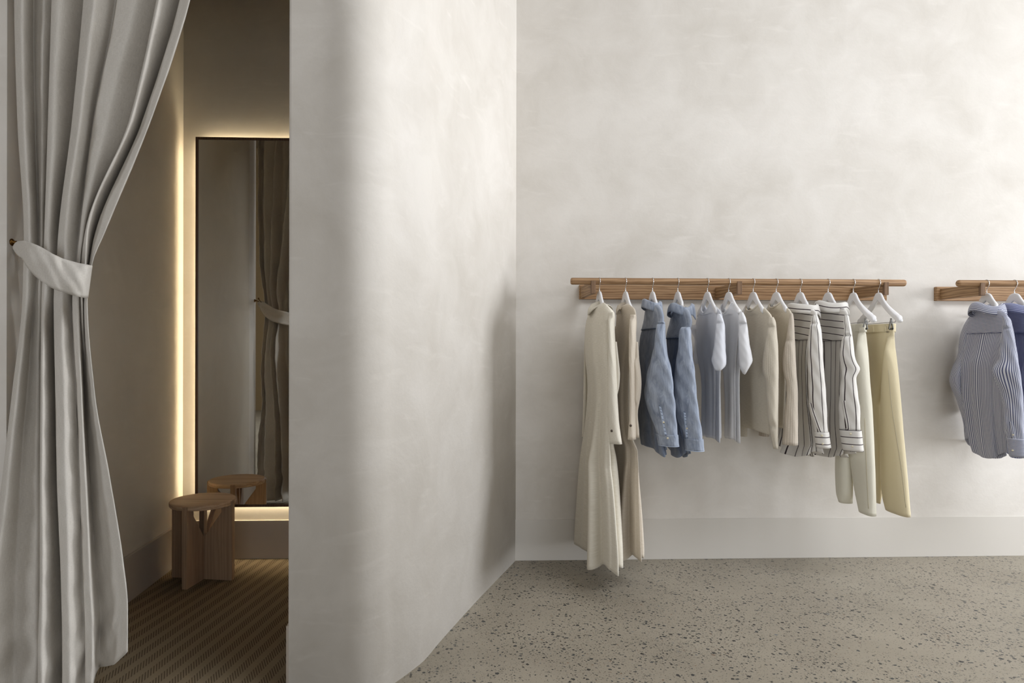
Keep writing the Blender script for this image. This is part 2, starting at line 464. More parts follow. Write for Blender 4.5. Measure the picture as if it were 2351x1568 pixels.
# left walls
e1 = at_d(16, 800, 2.19)
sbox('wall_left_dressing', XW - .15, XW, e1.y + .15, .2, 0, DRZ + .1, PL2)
sbox('wall_front_left', XL, XW, e1.y, e1.y + .15, 0, CEILZ, PL)
LZ = 2.85
sbox('wall_lintel', XW, xe, e1.y - .0, e1.y + .15, LZ, CEILZ, PL)
sbox('ceiling_dressing', XW - .1, xe + .1, e1.y + .1, .2, DRZ, DRZ + .1, CEIL)
LWY0, LWY1 = -6.4, -4.0  # span of an unseen left-wall opening, added to let fill light in
bm = bmesh.new()
box(bm, XL - .2, XL, YB, LWY0, 0, CEILZ); box(bm, XL - .2, XL, LWY1, e1.y + .15, 0, CEILZ)
box(bm, XL - .2, XL, LWY0, LWY1, 0, .6); box(bm, XL - .2, XL, LWY0, LWY1, 3.2, CEILZ)
tag(bm_obj('wall_left', bm, FARW), kind='structure')
bm = bmesh.new()
for y in (LWY0, LWY1): box(bm, XL - .09, XL - .04, y - .03, y + .03, .6, 3.2)
for z in (.6, 3.2): box(bm, XL - .09, XL - .04, LWY0, LWY1, z - .03, z + .03)
tag(bm_obj('added_window_left', bm, PAINT), kind='structure')  # unseen window frame, added to go with the left fill lamp
# right wall with tall windows, far wall with shopfront glazing
WY0, WY1, WZ0, WZ1 = -2.7, -.3, .12, 3.0
def wall_with_hole_x(name, x0, x1, y0, y1, hy0, hy1, hz0, hz1):
    bm = bmesh.new()
    box(bm, x0, x1, y0, hy0, 0, CEILZ); box(bm, x0, x1, hy1, y1, 0, CEILZ)
    box(bm, x0, x1, hy0, hy1, 0, hz0); box(bm, x0, x1, hy0, hy1, hz1, CEILZ)
    return tag(bm_obj(name, bm, FARW), kind='structure')
wall_with_hole_x('wall_right', XR, XR + .2, YB, .0, WY0, WY1, WZ0, WZ1)
bm = bmesh.new()
for y in (WY0, (WY0 + WY1) / 2, WY1):
    box(bm, XR + .05, XR + .1, y - .03, y + .03, WZ0, WZ1)
for z in (WZ0, WZ1): box(bm, XR + .05, XR + .1, WY0, WY1, z - .03, z + .03)
tag(bm_obj('window_1', bm, PAINT), kind='structure')
bm = bmesh.new()
box(bm, XL, -2.5, YB - .2, YB, 0, CEILZ); box(bm, 5.5, XR, YB - .2, YB, 0, CEILZ)
box(bm, -2.5, 5.5, YB - .2, YB, 3.2, CEILZ); box(bm, -2.5, 5.5, YB - .2, YB, 0, .3)
tag(bm_obj('wall_front', bm, FARW), kind='structure')
bm = bmesh.new()
for x in (-2.5, .17, 2.83, 5.5): box(bm, x - .03, x + .03, YB - .12, YB - .06, .3, 3.2)
for z in (.3, 3.2): box(bm, -2.5, 5.5, YB - .12, YB - .06, z - .03, z + .03)
tag(bm_obj('window_2', bm, PAINT), kind='structure')  # unseen glazing that frames the frontal fill lamp
# skirtings
BZ = z_at(1193, depth_of(at_y(1190, 1193, 0)))
bm = bmesh.new(); box(bm, tw[0].x - .02, XR, -.004, 0.0, 0, BZ)
tag(bevel(bm_obj('baseboard_back', bm, PAINT), .0015), kind='structure')
BZ2 = BZ - .002
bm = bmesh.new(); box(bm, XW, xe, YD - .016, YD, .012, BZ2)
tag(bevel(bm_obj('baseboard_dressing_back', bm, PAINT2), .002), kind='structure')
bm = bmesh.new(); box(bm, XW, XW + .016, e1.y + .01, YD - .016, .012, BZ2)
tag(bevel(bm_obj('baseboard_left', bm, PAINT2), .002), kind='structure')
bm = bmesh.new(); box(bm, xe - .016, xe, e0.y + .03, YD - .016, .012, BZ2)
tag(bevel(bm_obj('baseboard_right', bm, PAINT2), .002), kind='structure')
sbox('carpet', XW, xe, e1.y + .0, YD, 0, .012, CARPET)
tag(bpy.data.objects['carpet'], kind='structure'); bpy.data.objects['carpet'].name = 'floor_carpet'

# ------------------------------------------------------------------ mirror with light strips
def mirror():
    yf = YD - .062          # front plane of the frame
    a = at_y(449, 314, yf); zt = a.z; x0 = a.x
    zb = at_y(600, 1164, yf).z
    x1 = xe - .065
    t, dp = .012, .034
    root = empty('wall_mirror', ((x0 + x1) / 2, yf, zb), 'tall dark framed mirror glowing behind its edges on the dressing niche wall', 'mirror')
    bm = bmesh.new()
    box(bm, x0, x0 + t, yf, yf + dp, zb, zt); box(bm, x1 - t, x1, yf, yf + dp, zb, zt)
    box(bm, x0 + t, x1 - t, yf, yf + dp, zt - t, zt); box(bm, x0 + t, x1 - t, yf, yf + dp, zb, zb + t)
    bm_obj('frame', bm, FRAME, root, label='thin dark wooden frame')
    bm = bmesh.new(); box(bm, x0 + t, x1 - t, yf + .006, yf + .012, zb + t, zt - t)
    bm_obj('mirror_glass', bm, GLASS, root)
    bm = bmesh.new(); box(bm, x0 + .03, x1 - .03, yf + dp, YD, zb + .03, zt - .03)
    bm_obj('back_panel', bm, DARK, root)
    y0, y1 = yf + dp + .006, YD - .006
    for nm, c in (('left', (x0 + .022, x0 + .0295, y0, y1, zb + .03, zt - .03)), ('right', (x1 - .0295, x1 - .022, y0, y1, zb + .03, zt - .03)),
                  ('top', (x0 + .03, x1 - .03, y0, y1, zt - .0295, zt - .022)), ('bottom', (x0 + .03, x1 - .03, y0, y1, zb + .022, zb + .0295))):
        bm = bmesh.new(); box(bm, *c); bm_obj('light_strip', bm, LED, root, label='warm glowing light strip')
mirror()

# ------------------------------------------------------------------ stool
def stool():
    cx_, cy_ = -1.277, -.262
    z0 = .012
    root = empty('round_stool', (cx_, cy_, z0), 'low round wooden stool on crossed upright boards, standing before the mirror', 'stool')
    R, th, top = .163, .026, .411
    ang0 = math.radians(-10)
    bm = bmesh.new()
    rs = .157
    prof = [(0, top), (rs - .004, top), (rs, top - .004), (rs, top - .02), (rs - .003, top - .024), (0, top - .024)]
    ns = 96
    rings = []
    for (r_, z_) in prof[1:-1]:
        rings.append([bm.verts.new((cx_ + r_ * cos(2 * PI * k / ns), cy_ + r_ * sin(2 * PI * k / ns), z_)) for k in range(ns)])
    for a, b in zip(rings, rings[1:]):
        for k in range(ns): bm.faces.new((a[k], b[k], b[(k + 1) % ns], a[(k + 1) % ns]))
    bm.faces.new(rings[0]); bm.faces.new(rings[-1][::-1])
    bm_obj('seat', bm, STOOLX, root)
    pf = [(.0, z0), (R - .002, z0), (R, z0 + .003), (R, top - .006), (R - .004, top - .003), (.105, top - .003), (.105, .352), (.0135, .226), (.0135, top - .023), (0, top - .023)]
    for i in range(4):
        a = ang0 + i * PI / 2
        d = Vector((cos(a), sin(a), 0)); s = Vector((-sin(a), cos(a), 0))
        bm = bmesh.new()
        off = .0135 if i % 2 else 0
        lay = []
        for sg in (-1, 1):
            lay.append([bm.verts.new(Vector((cx_, cy_, 0)) + d * max(r_, off) + s * (sg * th / 2) + Vector((0, 0, z_))) for r_, z_ in pf])
        bm.faces.new(lay[0][::-1]); bm.faces.new(lay[1])
        for k in range(len(pf)): bm.faces.new((lay[0][k], lay[0][(k + 1) % len(pf)], lay[1][(k + 1) % len(pf)], lay[1][k]))
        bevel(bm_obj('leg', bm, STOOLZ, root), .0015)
stool()

# ------------------------------------------------------------------ curtain and tie
def curtain():
    rowsy = [-420, 0, 280, 540, 610, 690, 900, 1100, 1350, 1500, 1640]
    X = {
        0: [50, 32, 50, 76, 100, 130, 118, 138, 200, 191, 217, 262, 270, 312, 375, 360, 368, 407, 412, 437, 430],
        280: [55, 40, 55, 80, 96, 120, 110, 126, 174, 165, 184, 211, 216, 246, 308, 297, 303, 322, 326, 346, 340],
        540: [70, 55, 68, 88, 95, 110, 102, 113, 142, 134, 151, 180, 183, 190, 202, 195, 200, 215, 219, 239, 233],
        610: [66, 54, 64, 86, 92, 107, 100, 110, 138, 130, 148, 174, 176, 182, 191, 187, 196, 203, 206, 211, 206],
        690: [60, 52, 62, 79, 90, 104, 96, 104, 131, 124, 143, 165, 167, 180, 187, 184, 189, 192, 194, 200, 195],
        900: [40, 29, 41, 62, 86, 103, 94, 100, 136, 128, 148, 175, 178, 187, 191, 194, 199, 203, 207, 217, 212],
        1100: [20, 6, 20, 48, 84, 104, 93, 100, 142, 132, 153, 183, 185, 197, 200, 206, 216, 225, 235, 250, 244],
        1350: [-8, -24, -6, 38, 84, 105, 93, 102, 152, 142, 160, 190, 193, 208, 213, 221, 236, 250, 266, 283, 276],
        1500: [-13, -30, -10, 34, 83, 104, 89, 100, 154, 145, 162, 195, 198, 214, 221, 231, 248, 262, 278, 294, 287]}
    X[1640] = [x for x in X[1500]]
    X[-420] = [50 + (x - 32) * 1.22 - 20 for x in X[0]]
    U = [.05, .0, -.028, .055, .012, .07, -.022, -.03, .078, -.014, -.045, .045, -.004, -.012, .085, -.022, -.045, .075, 0, -.03, .04]
    Lo = [.05, 0, -.02, .055, .035, .07, -.028, -.045, .085, -.022, -.04, .012, -.015, -.03, .03, .06, .04, .015, -.005, -.03, .04]
    hem = [.02] * 11 + [.05, .075, .085, .095, .10, .11, .13, .155, .185, .18]
    nC = 21
    NR, NCs = 110, 7
    grid, uvs = [], []
    zb, zt = .02, 2.80
    base = {-420: (2.175, 2.15), 0: (2.175, 2.15), 280: (2.175, 2.15), 540: (2.17, 2.14), 610: (2.165, 2.13), 690: (2.16, 2.13), 900: (2.135, 2.15), 1100: (2.10, 2.15), 1350: (2.09, 2.15), 1500: (2.09, 2.15), 1640: (2.09, 2.15)}
    for r_ in range(NR + 1):
        t = r_ / NR
        py = lerp(-420, 1640, t)
        xs = [herm(rowsy, [X[y][c] for y in rowsy], py) for c in range(nC)]
        k = sstep(560, 900, py)
        amp = 1.0 - .45 * math.exp(-((py - 645) / 110) ** 2)
        dl = herm(rowsy, [base[y][0] for y in rowsy], py); dr = herm(rowsy, [base[y][1] for y in rowsy], py)
        pts = []
        for c in range(nC):
            off = lerp(U[c], Lo[c], k) * amp
            if py > 1380:      # soft crumple near the floor
                off += .008 * sin(c * 2.1 + py * .05) * sstep(1380, 1500, py)
            pts.append(Vector((xs[c], lerp(dl, dr, c / (nC - 1)) + off, hem[c])))
        cp = []
        for q_ in range(nC - 1):
            a_, b_ = pts[q_], pts[q_ + 1]
            m0 = (pts[q_ + 1] - pts[max(0, q_ - 1)]) * .26; m1 = (pts[min(nC - 1, q_ + 2)] - pts[q_]) * .26
            for w_ in range(NCs):
                t_ = w_ / NCs
                cp.append(a_ * (2 * t_ ** 3 - 3 * t_ * t_ + 1) + m0 * (t_ ** 3 - 2 * t_ * t_ + t_) + b_ * (3 * t_ * t_ - 2 * t_ ** 3) + m1 * (t_ ** 3 - t_ * t_))
        cp.append(pts[-1])
        arc = 0; prev = None
        row, ur = [], []
        for q, p in enumerate(cp):
            wob = .0026 * sin(py * .021 + q * .31) + .0018 * sin(py * .055 + q * .17 + 1.3) + .0012 * sin(py * .11 - q * .4)
            dep = p.y + wob
            # height: nominal at 2.15 m, compressed so each column ends at its own hem
            z = z_at(py, 2.15)
            ze = max(p.z, .012); z0n = z_at(1640, 2.15)
            tt = max(0, (1.0 - z) / (1.0 - z0n))
            z = z + (ze - z0n) * tt ** 1.5
            P = at_d(p.x, CY, dep)
            v = Vector((P.x, P.y, z))
            row.append(v); ur.append((q * .012, -z))
        grid.append(row); uvs += ur
    nc = len(grid[0])
    vs = [v for r_ in grid for v in r_]
    fs = [(i * nc + j, i * nc + j + 1, (i + 1) * nc + j + 1, (i + 1) * nc + j) for i in range(NR) for j in range(nc - 1)]
    top = sum(grid[0], Vector()) / nc
    c = mesh('curtain', vs, fs, LINEN, uvs=uvs, origin=(top.x, top.y, 0))
    s = c.modifiers.new('thickness', 'SOLIDIFY'); s.thickness = .0025; s.offset = 0
    tag(c, 'floor-length pale grey linen curtain gathered to the left of the dressing niche', 'curtain')
    # rail it hangs from
    zt = max(v.z for v in grid[0])
    v0 = Vector((XW + .02, top.y, zt + .02)); v1 = Vector((xe - .02, top.y, zt + .02))
    vs, fs = sweep([v0, v1], .014, 16)
    rl = mesh('curtain_rail', vs, fs, BRASS, origin=v0)
    tag(rl, 'slim metal rail across the top of the dressing niche opening', 'curtain rail')
curtain()

def tie():
    topp = [(31, 566), (36, 558), (46, 553.5), (56, 553), (76, 559), (103, 572), (129, 587), (149, 595), (176, 603), (198, 607.5), (211, 609.4)]
    botp = [(31, 570), (36, 579), (43, 587), (51, 592), (66, 617), (90, 641), (118, 660), (142, 670), (170, 678), (189, 683), (201, 684)]
    dep = [2.185, 2.16, 2.13, 2.10, 2.06, 2.045, 2.04, 2.045, 2.05, 2.065, 2.105]
    n = 60
    idx = list(range(len(topp)))
    vs, uvs = [], []
    NV = 10
    def pt(s):
        s = min(max(s, 0), len(topp) - 1)
        tx, ty = herm(idx, [p[0] for p in topp], s), herm(idx, [p[1] for p in topp], s)
        bx, by = herm(idx, [p[0] for p in botp], s), herm(idx, [p[1] for p in botp], s)
        return tx, ty, bx, by, herm(idx, dep, s)
    rows = []
    for i in range(n + 1):
        s = (len(topp) - 1) * i / n
        tx, ty, bx, by, d = pt(s)
        rows.append((tx, ty, bx, by, d))
    nb = 26
    for i in range(1, nb + 1):   # round the back of the gathered cloth, up to the hook again
        t = i / nb
        tx, ty, bx, by, _ = pt((len(topp) - 1) * (1 - t))
        d = lerp(2.105, 2.235, sstep(0, .25, t)) if t < .6 else lerp(2.235, 2.20, sstep(.6, 1, t))
        # keep the back run a little higher and inside
        rows.append((lerp(tx, 120, .12 * sin(PI * t)), ty + 6, lerp(bx, 120, .12 * sin(PI * t)), by - 4, d))
    for i, (tx, ty, bx, by, d) in enumerate(rows):
        for j in range(NV + 1):
            v = j / NV
            bulge = -.010 * sin(PI * v)
            q = at_d(lerp(tx, bx, v), lerp(ty, by, v), d + bulge + .0035 * sin(i * .30 + v * 6) * sstep(0, 12, i) + .0022 * sin(i * .7 - v * 11))
            vs.append(q); uvs.append((i * .008, v * .11))
    w = NV + 1
    fs = [(i * w + j, (i + 1) * w + j, (i + 1) * w + j + 1, i * w + j + 1) for i in range(len(rows) - 1) for j in range(NV)]
    o = mesh('curtain_tieback', vs, fs, LINEN, uvs=uvs, origin=tuple(at_d(33, 568, 2.18)))
    s = o.modifiers.new('thickness', 'SOLIDIFY'); s.thickness = .004; s.offset = 0
    tag(o, 'wide pale linen band tying the curtain back to the brass hook', 'curtain tieback')
    # brass hook on the niche wall
    c = Vector((XW, at_d(25, 558, 2.215).y, z_at(558, 2.215)))
    root = empty('tieback_hook', c, 'small aged brass hook holding the curtain tieback on the niche wall', 'hook')
    bm = bmesh.new()
    prof = [(0, .0), (.0, .012), (.004, .011), (.006, .007), (.012, .005), (.018, .0045)]
    for (x_, r_) in prof: pass
    vs, fs = sweep([c + Vector((x_, 0, 0)) for x_ in (0, .003, .006, .010, .016)], [.0125, .0115, .007, .005, .0048], 20)
    mesh('rosette', vs, fs, BRASS, root)
    pts = curve_pts([c + Vector((.012, 0, 0)), c + Vector((.034, -.006, -.008)), c + Vector((.05, .006, -.012)), c + Vector((.052, .04, -.004)), c + Vector((.044, .052, .012))], 8)
    vs, fs = sweep(pts, .0032, 12); mesh('arm', vs, fs, BRASS, root)
    bm = bmesh.new(); bmesh.ops.create_uvsphere(bm, u_segments=16, v_segments=10, radius=.0065, matrix=Matrix.Translation(pts[-1]))
    bm_obj('knob', bm, BRASS, root, smooth=True)
tie()

# ------------------------------------------------------------------ clothes rails
ROD_R = .0178
YROD = at_d(1500, 645, 3.355).y
ZROD = z_at(645.0, 3.335) 
def rail(x0, x1, bx0, bx1, brs, zb_t, zb_b, label):
    """x0..x1 rod span, bx0..bx1 backboard span, brs: left x of each bracket"""
    root = empty('clothes_rail', ((bx0 + bx1) / 2, 0, zb_b), label, 'clothes rail', 'oak wall rails')
    bt = .024
    bm = bmesh.new(); box(bm, bx0, bx1, -bt, 0, zb_b, zb_t)
    bevel(bm_obj('backboard', bm, OAK, root), .002)
    for bx in brs:
        bm = bmesh.new()
        w = .024; zt = ZROD + .0; zb = ZROD - .064
        # side profile in (y, z): a board with a round notch for the rod
        yf = YROD - .006
        pf = [(-bt, zb), (-bt, zt - .004)]
        pf += [(YROD + ROD_R + .0, zt - .004)]
        for k in range(0, 9):
            a = PI * (1 - .0) - 0
            a = -PI * k / 16
            pf.append((YROD + ROD_R * cos(a), ZROD + ROD_R * sin(a)))
        pf += [(yf, ZROD - ROD_R), (yf, zb)]
        l0 = [bm.verts.new((bx, y, z)) for y, z in pf]; l1 = [bm.verts.new((bx + w, y, z)) for y, z in pf]
        bm.faces.new(l0); bm.faces.new(l1[::-1])
        for k in range(len(pf)): bm.faces.new((l0[k], l1[k], l1[(k + 1) % len(pf)], l0[(k + 1) % len(pf)]))
        bevel(bm_obj('bracket', bm, OAKY, root), .001, 1)
        # front tongue that rises to mid rod
        bm = bmesh.new(); box(bm, bx, bx + w, YROD - ROD_R - .004, yf, zb, ZROD + .002)
        bevel(bm_obj('bracket_end', bm, OAKE, root, label='darker end grain of the bracket'), .001, 1)
    pts = [Vector((x, YROD, ZROD)) for x in (x0, x0 + .003, x0 + .008, x1 - .008, x1 - .003, x1)]
    vs, fs = sweep(pts, [ROD_R - .005, ROD_R - .0015, ROD_R, ROD_R, ROD_R - .0015, ROD_R - .005], 32)
    r_ = mesh('rod', vs, fs, OAK, root)
    return root
def X_at(px, Y, py=650): return at_y(px, py, Y).x
zbt = at_y(1331, 655, -.024).z + .003; zbb = at_y(1331, 686.6, -.024).z
yfr = YROD - .02
rail(X_at(1310.4, YROD), X_at(2078, YROD), X_at(1331, -.024), X_at(2030, 0) + .0, [X_at(1357, yfr), X_at(1693, yfr), X_at(2030, yfr)], zbt, zbb, 'long oak wall rail holding dresses, denim, tees, knitwear and trousers')
XN = X_at(2198, YROD)
rail(XN + .0, XN + 1.75, X_at(2151, -.024), X_at(2151, -.024) + 1.72, [X_at(2251.5, yfr), X_at(2251.5, yfr) + .75, X_at(2251.5, yfr) + 1.5], zbt, zbb, 'oak wall rail by the right edge holding the blue striped shirts')

# ------------------------------------------------------------------ hangers
def frame_of(px, deg):
    """hanging frame: position on rod under image column px, turned deg from square to the wall"""
    P = at_y(px, 645, YROD)
    a = math.radians(deg)
    u = Vector((sin(a), -cos(a), 0))        # towards the room
    w = Vector((-cos(a), -sin(a), 0))       # towards the left
    return Vector((P.x, YROD, 0)), u, w
HEADZ = z_at(667.5, 3.335)
def build_hanger(clips=False, umax=.218):
    """built square at the origin: u = +x, z measured from the head top"""
    parts = {}
    tu = [0, .012, .024, .034, .044, .056, .075, .10, .15, .185, .200, .212, .218]
    tz = [0, -.001, -.005, -.013, -.026, -.040, -.057, -.075, -.104, -.121, -.128, -.138, -.152]
    bu = [0, .020, .05, .10, .15, .18, .205, .214, .218]
    bz = [-.041, -.053, -.079, -.110, -.136, -.152, -.165, -.166, -.158]
    us = [0, .006, .012, .018, .024, .030, .036, .044, .052, .064, .080, .10, .12, .14, .16, .178, .186, .190, .198, .206, .212, .216, .218]
    us = [u_ for u_ in us if u_ < umax - .002] + [umax]
    xs_ = [-u_ for u_ in us[::-1]] + us[1:]
    vs, fs = [], []
    NS = 16
    for x in xs_:
        a = abs(x)
        zt_, zb_ = herm(tu, tz, a), herm(bu, bz, a)
        if not clips: zt_ -= .006 * sstep(.05, .12, a)
        zt_ = max(zt_, zb_ + .004)
        zc, hgt = (zt_ + zb_) / 2, (zt_ - zb_) / 2
        th = lerp(.0062, .0085 if not clips else .013, sstep(.05, .17, a))
        if clips and .183 < a < .192: hgt *= .93; th *= .9
        if a > .21: th *= .7
        for k in range(NS):
            g = 2 * PI * k / NS
            cx_, sx_ = cos(g), sin(g)
            e = .55
            vs.append(Vector((x, th * (abs(cx_) ** e) * (1 if cx_ > 0 else -1), zc + hgt * (abs(sx_) ** e) * (1 if sx_ > 0 else -1))))
    n = len(xs_) - 1
    for i in range(n):
        for k in range(NS):
            fs.append((i * NS + k, (i + 1) * NS + k, (i + 1) * NS + (k + 1) % NS, i * NS + (k + 1) % NS))
    fs.append(tuple(range(NS))); fs.append(tuple(range(n * NS, (n + 1) * NS))[::-1])
    parts['body'] = (vs, fs, HANG)
    rz = ZROD - HEADZ
    R = ROD_R + .0022
    pts = [Vector((0, 0, -.004)), Vector((0, 0, .016))]
    pts += [Vector((.004, 0, rz - R - .008)), Vector((.013, 0, rz - R + .002))]
    for k in range(0, 11):
        a = math.radians(-35 + 225 * k / 10)
        pts.append(Vector((R * cos(a), 0, rz + R * sin(a))))
    parts['hook'] = sweep(curve_pts(pts, 4), .0017, 8) + (CHROME,)
    v1, f1 = sweep([Vector((0, 0, -.006)), Vector((0, 0, .012))], [.0032, .0026], 10)
    parts['collar'] = (v1, f1, CHROME)
    if clips:
        zb = -.160
        parts['bar'] = sweep([Vector((-.17, 0, -.14)), Vector((-.172, 0, zb + .01)), Vector((-.165, 0, zb)), Vector((.165, 0, zb)), Vector((.172, 0, zb + .01)), Vector((.17, 0, -.14))], .0015, 8) + (STEEL,)
    return parts
HANGERS = {}
def hanger(px, deg, label, clips=False, k=.218):
    P, u, w = frame_of(px, deg)
    key = (clips, k)
    loc = Vector((P.x, P.y, HEADZ))
    root = empty('clothes_hanger', loc, label, 'hanger', 'white clothes hangers')
    root.rotation_euler = (0, 0, math.atan2(u.y, u.x))
    if key not in HANGERS:
        lst = []
        names = {'body': 'shoulder_bar', 'hook': 'hook', 'collar': 'ferrule', 'bar': 'clip_bar'}
        for k_, (vs, fs, mt) in build_hanger(clips, k).items():
            o = mesh(names[k_], vs, fs, mt, None, origin=(0, 0, 0))
            o.parent = root; o.location = (0, 0, 0); lst.append(o)
        if clips:
            for sx in (-.125, .125):
                bm = bmesh.new()
                for s_ in (-1, 1):
                    Mx = Matrix.Translation(Vector((sx, 0, -.170))) @ Matrix.Rotation(s_ * .2, 4, 'X')
                    box(bm, -.006, .006, s_ * .002 - .0014 + s_ * .003, s_ * .002 + .0014 + s_ * .003, -.026, .030, Mx)
                bmesh.ops.create_cone(bm, cap_ends=True, segments=12, radius1=.004, radius2=.004, depth=.016, matrix=Matrix.Translation(Vector((sx, 0, -.162))) @ Matrix.Rotation(PI / 2, 4, 'Y'))
                o = bm_obj('clip', bm, STEEL); o.parent = root; lst.append(o)
                bm = bmesh.new()
                for s_ in (-1, 1):
                    bmesh.ops.create_cone(bm, cap_ends=True, segments=12, radius1=.0055, radius2=.0055, depth=.003, matrix=Matrix.Translation(Vector((sx, s_ * .0045, -.193))) @ Matrix.Rotation(PI / 2, 4, 'X'))
                q = bm_obj('clip_pad', bm, RUB); q.parent = o; lst.append(q)
        HANGERS[key] = lst
    else:
        mp = {}
        for o in HANGERS[key]:
            c = o.copy(); COL.objects.link(c)
            mp[o.name] = c
            c.parent = mp.get(o.parent.name, root)
            c.location = o.location
    return root

# ------------------------------------------------------------------ garments
class G:
    """a garment hanging in the frame of a rod position"""
    def __init__(s, name, px, deg, label, cat, group=None):
        s.P, s.u, s.w = frame_of(px, deg)
        s.px = px
        s.root = empty(name, Vector((s.P.x, s.P.y, HEADZ - .03)), label, cat, group)
    def loft(s, name, rows, mat, du=0.0, dw=0.0, b=.05, nr=40, nt=96, pleats=(), top_dip=0.0, top_pow=1.0, hem=None, cap_top=False,
             axdeg=0, arange=(.03, .27), sup=1.0, label=None, parent=None, thick=.002, uoff=0.0, uper=None, tlen=.12, crease=0.0, seed=1, grow=0.0, shoulder=False, bmin=.018, vskew=0.0, uv_v0=0.0, bottom_close=0.0):
        """rows: (py, xl, xr[, b]) outline on the photo; the depth axis comes from the frame."""
        pys = [r[0] for r in rows]
        xl = [r[1] for r in rows]; xr = [r[2] for r in rows]
        bs = [r[3] if len(r) > 3 else b for r in rows]
        base = s.P + s.u * du + s.w * dw
        Z = depth_of(Vector((base.x, base.y, CAMZ)))
        a0 = math.radians(axdeg)
        ux = s.u * cos(a0) - s.w * sin(a0); wx = s.w * cos(a0) + s.u * sin(a0)
        verts, uvs = [], []
        per = uper
        rr = random.Random(seed)
        ph = [rr.uniform(0, 6.28) for _ in range(8)]
        first = last = None
        for i in range(nr + 1):
            t = i / nr
            # denser rows near the top
            tt = t ** 1.25
            py = lerp(pys[0], pys[-1], tt)
            l_, r_ = herm(pys, xl, py), herm(pys, xr, py)
            bb = herm(pys, bs, py)
            pc, hw = (l_ + r_) / 2, max(.5, (r_ - l_) / 2)
            tan = (pc - CX) / F
            gu = F / Z * (ux.dot(rt) - tan * ux.dot(fw)); gw = F / Z * (wx.dot(rt) - tan * wx.dot(fw))
            q = hw * hw - (bb * gw) ** 2
            a = math.sqrt(q) / abs(gu) if q > 0 else 0
            lo_ = arange[0]
            z_ = z_at(py, Z)
            if shoulder:
                lo_ = .19
                if z_ > HEADZ - .16:
                    lo_ = min(.20, .03 + .18 * max(0.0, (HEADZ - .012 - z_) / .110) ** .8)
            a = min(max(a, lo_), arange[1])
            q = hw * hw - (a * gu) ** 2
            if q <= (bmin * gw) ** 2:
                a = max(.02, math.sqrt(max(hw * hw - (bmin * gw) ** 2, (hw * .5) ** 2)) / abs(gu))
                q = hw * hw - (a * gu) ** 2
            if q <= 0:
                a = hw * .9 / abs(gu); q = hw * hw - (a * gu) ** 2
            bb = math.sqrt(q) / abs(gw)
            a += grow; bb += grow
            c = EYE + (rt * tan + fw) * Z; c.z = 0
            z = z_at(py, Z)
            if per is None:
                per = 4 * max(a, .1)
            for k in range(nt + 1):
                th = 2 * PI * k / nt
                ct, st_ = cos(th), sin(th)
                m = 1.0
                for j, (kk, am0, am1) in enumerate(pleats):
                    m += lerp(am0, am1, tt) * sin(kk * th + ph[j] + .5 * sin(2.2 * tt + ph[(j + 3) % 8]))
                if crease:
                    m += crease * sin(3 * th + 21 * tt + ph[5]) * sin(13 * tt + 2 * th + ph[6])
                e = sup
                X_ = a * (abs(ct) ** e) * (1 if ct > 0 else -1)
                Y_ = bb * (abs(st_) ** e) * (1 if st_ > 0 else -1)
                zz = z
                if top_dip:
                    zz -= top_dip * (abs(st_) ** top_pow) * (1 - sstep(0, tlen, tt))
                if hem is not None:
                    zz += hem(th) * sstep(.55, 1, tt)
                if bottom_close:
                    pass
                p = c + ux * (X_ * (1 + (m - 1) * .35)) + wx * (Y_ * m); p.z = zz
                verts.append(p); uvs.append((uoff + per * k / nt, uv_v0 - z - vskew * ct))
        w_ = nt + 1
        fs = []
        for i in range(nr):
            for k in range(nt):
                fs.append((i * w_ + k, i * w_ + k + 1, (i + 1) * w_ + k + 1, (i + 1) * w_ + k))
        s.lastrow = verts[nr * w_:(nr + 1) * w_]; s.firstrow = verts[:w_]
        if cap_top:
            fs.append(tuple(range(nt))[::-1])
        o = mesh(name, verts, fs, mat, parent or s.root, uvs=uvs, label=label)
        bmx = bmesh.new(); bmx.from_mesh(o.data)
        bmesh.ops.remove_doubles(bmx, verts=bmx.verts, dist=1e-6)
        bmesh.ops.recalc_face_normals(bmx, faces=bmx.faces)
        bmx.to_mesh(o.data); bmx.free()
        for p in o.data.polygons: p.use_smooth = True
        if thick:
            sm = o.modifiers.new('thickness', 'SOLIDIFY'); sm.thickness = thick; sm.offset = -1
        return o
    def band(s, name, row, mat, r=.0035, squash=1, parent=None, label=None):
        pts = row[:-1] if (row[0] - row[-1]).length < 1e-6 else row
        pts = pts[::2]
        vs, fs = sweep([Vector(p) for p in pts], r, 8, closed=True)
        return mesh(name, vs, fs, mat, parent or s.root, label=label)
    def hit(s, o, px, py, lift=.0006):
        """where the sight line through a photo point meets one of the garment's pieces"""
        off = wloc(o)
        if getattr(s, '_bo', None) is not o:
            s._bo = o; s._bvh = BVHTree.FromPolygons([v.co + off for v in o.data.vertices], [tuple(p.vertices) for p in o.data.polygons])
        d = ray(px, py).normalized()
        h = s._bvh.ray_cast(EYE, d)
        if h[0] is None:
            n_ = s._bvh.find_nearest(at_d(px, py, s.dep(.2, .04)))
            return n_[0] - d * lift
        return h[0] - d * lift
    def dep(s, du, dw=0): 
        b = s.P + s.u * du + s.w * dw
        return depth_of(Vector((b.x, b.y, CAMZ)))
    def disc(s, name, px, py, dep_, r, mat, parent=None, label=None):
        c = s.hit(dep_, px, py) if hasattr(dep_, 'data') else at_d(px, py, dep_)
        d = (EYE - c).normalized(); d.z = 0; d.normalize()
        v, f = sweep([c, c + d * .002, c + d * .0028], [r, r, r * .7], 14)
        return mesh(name, v, f, mat, parent or s.root, label=label)
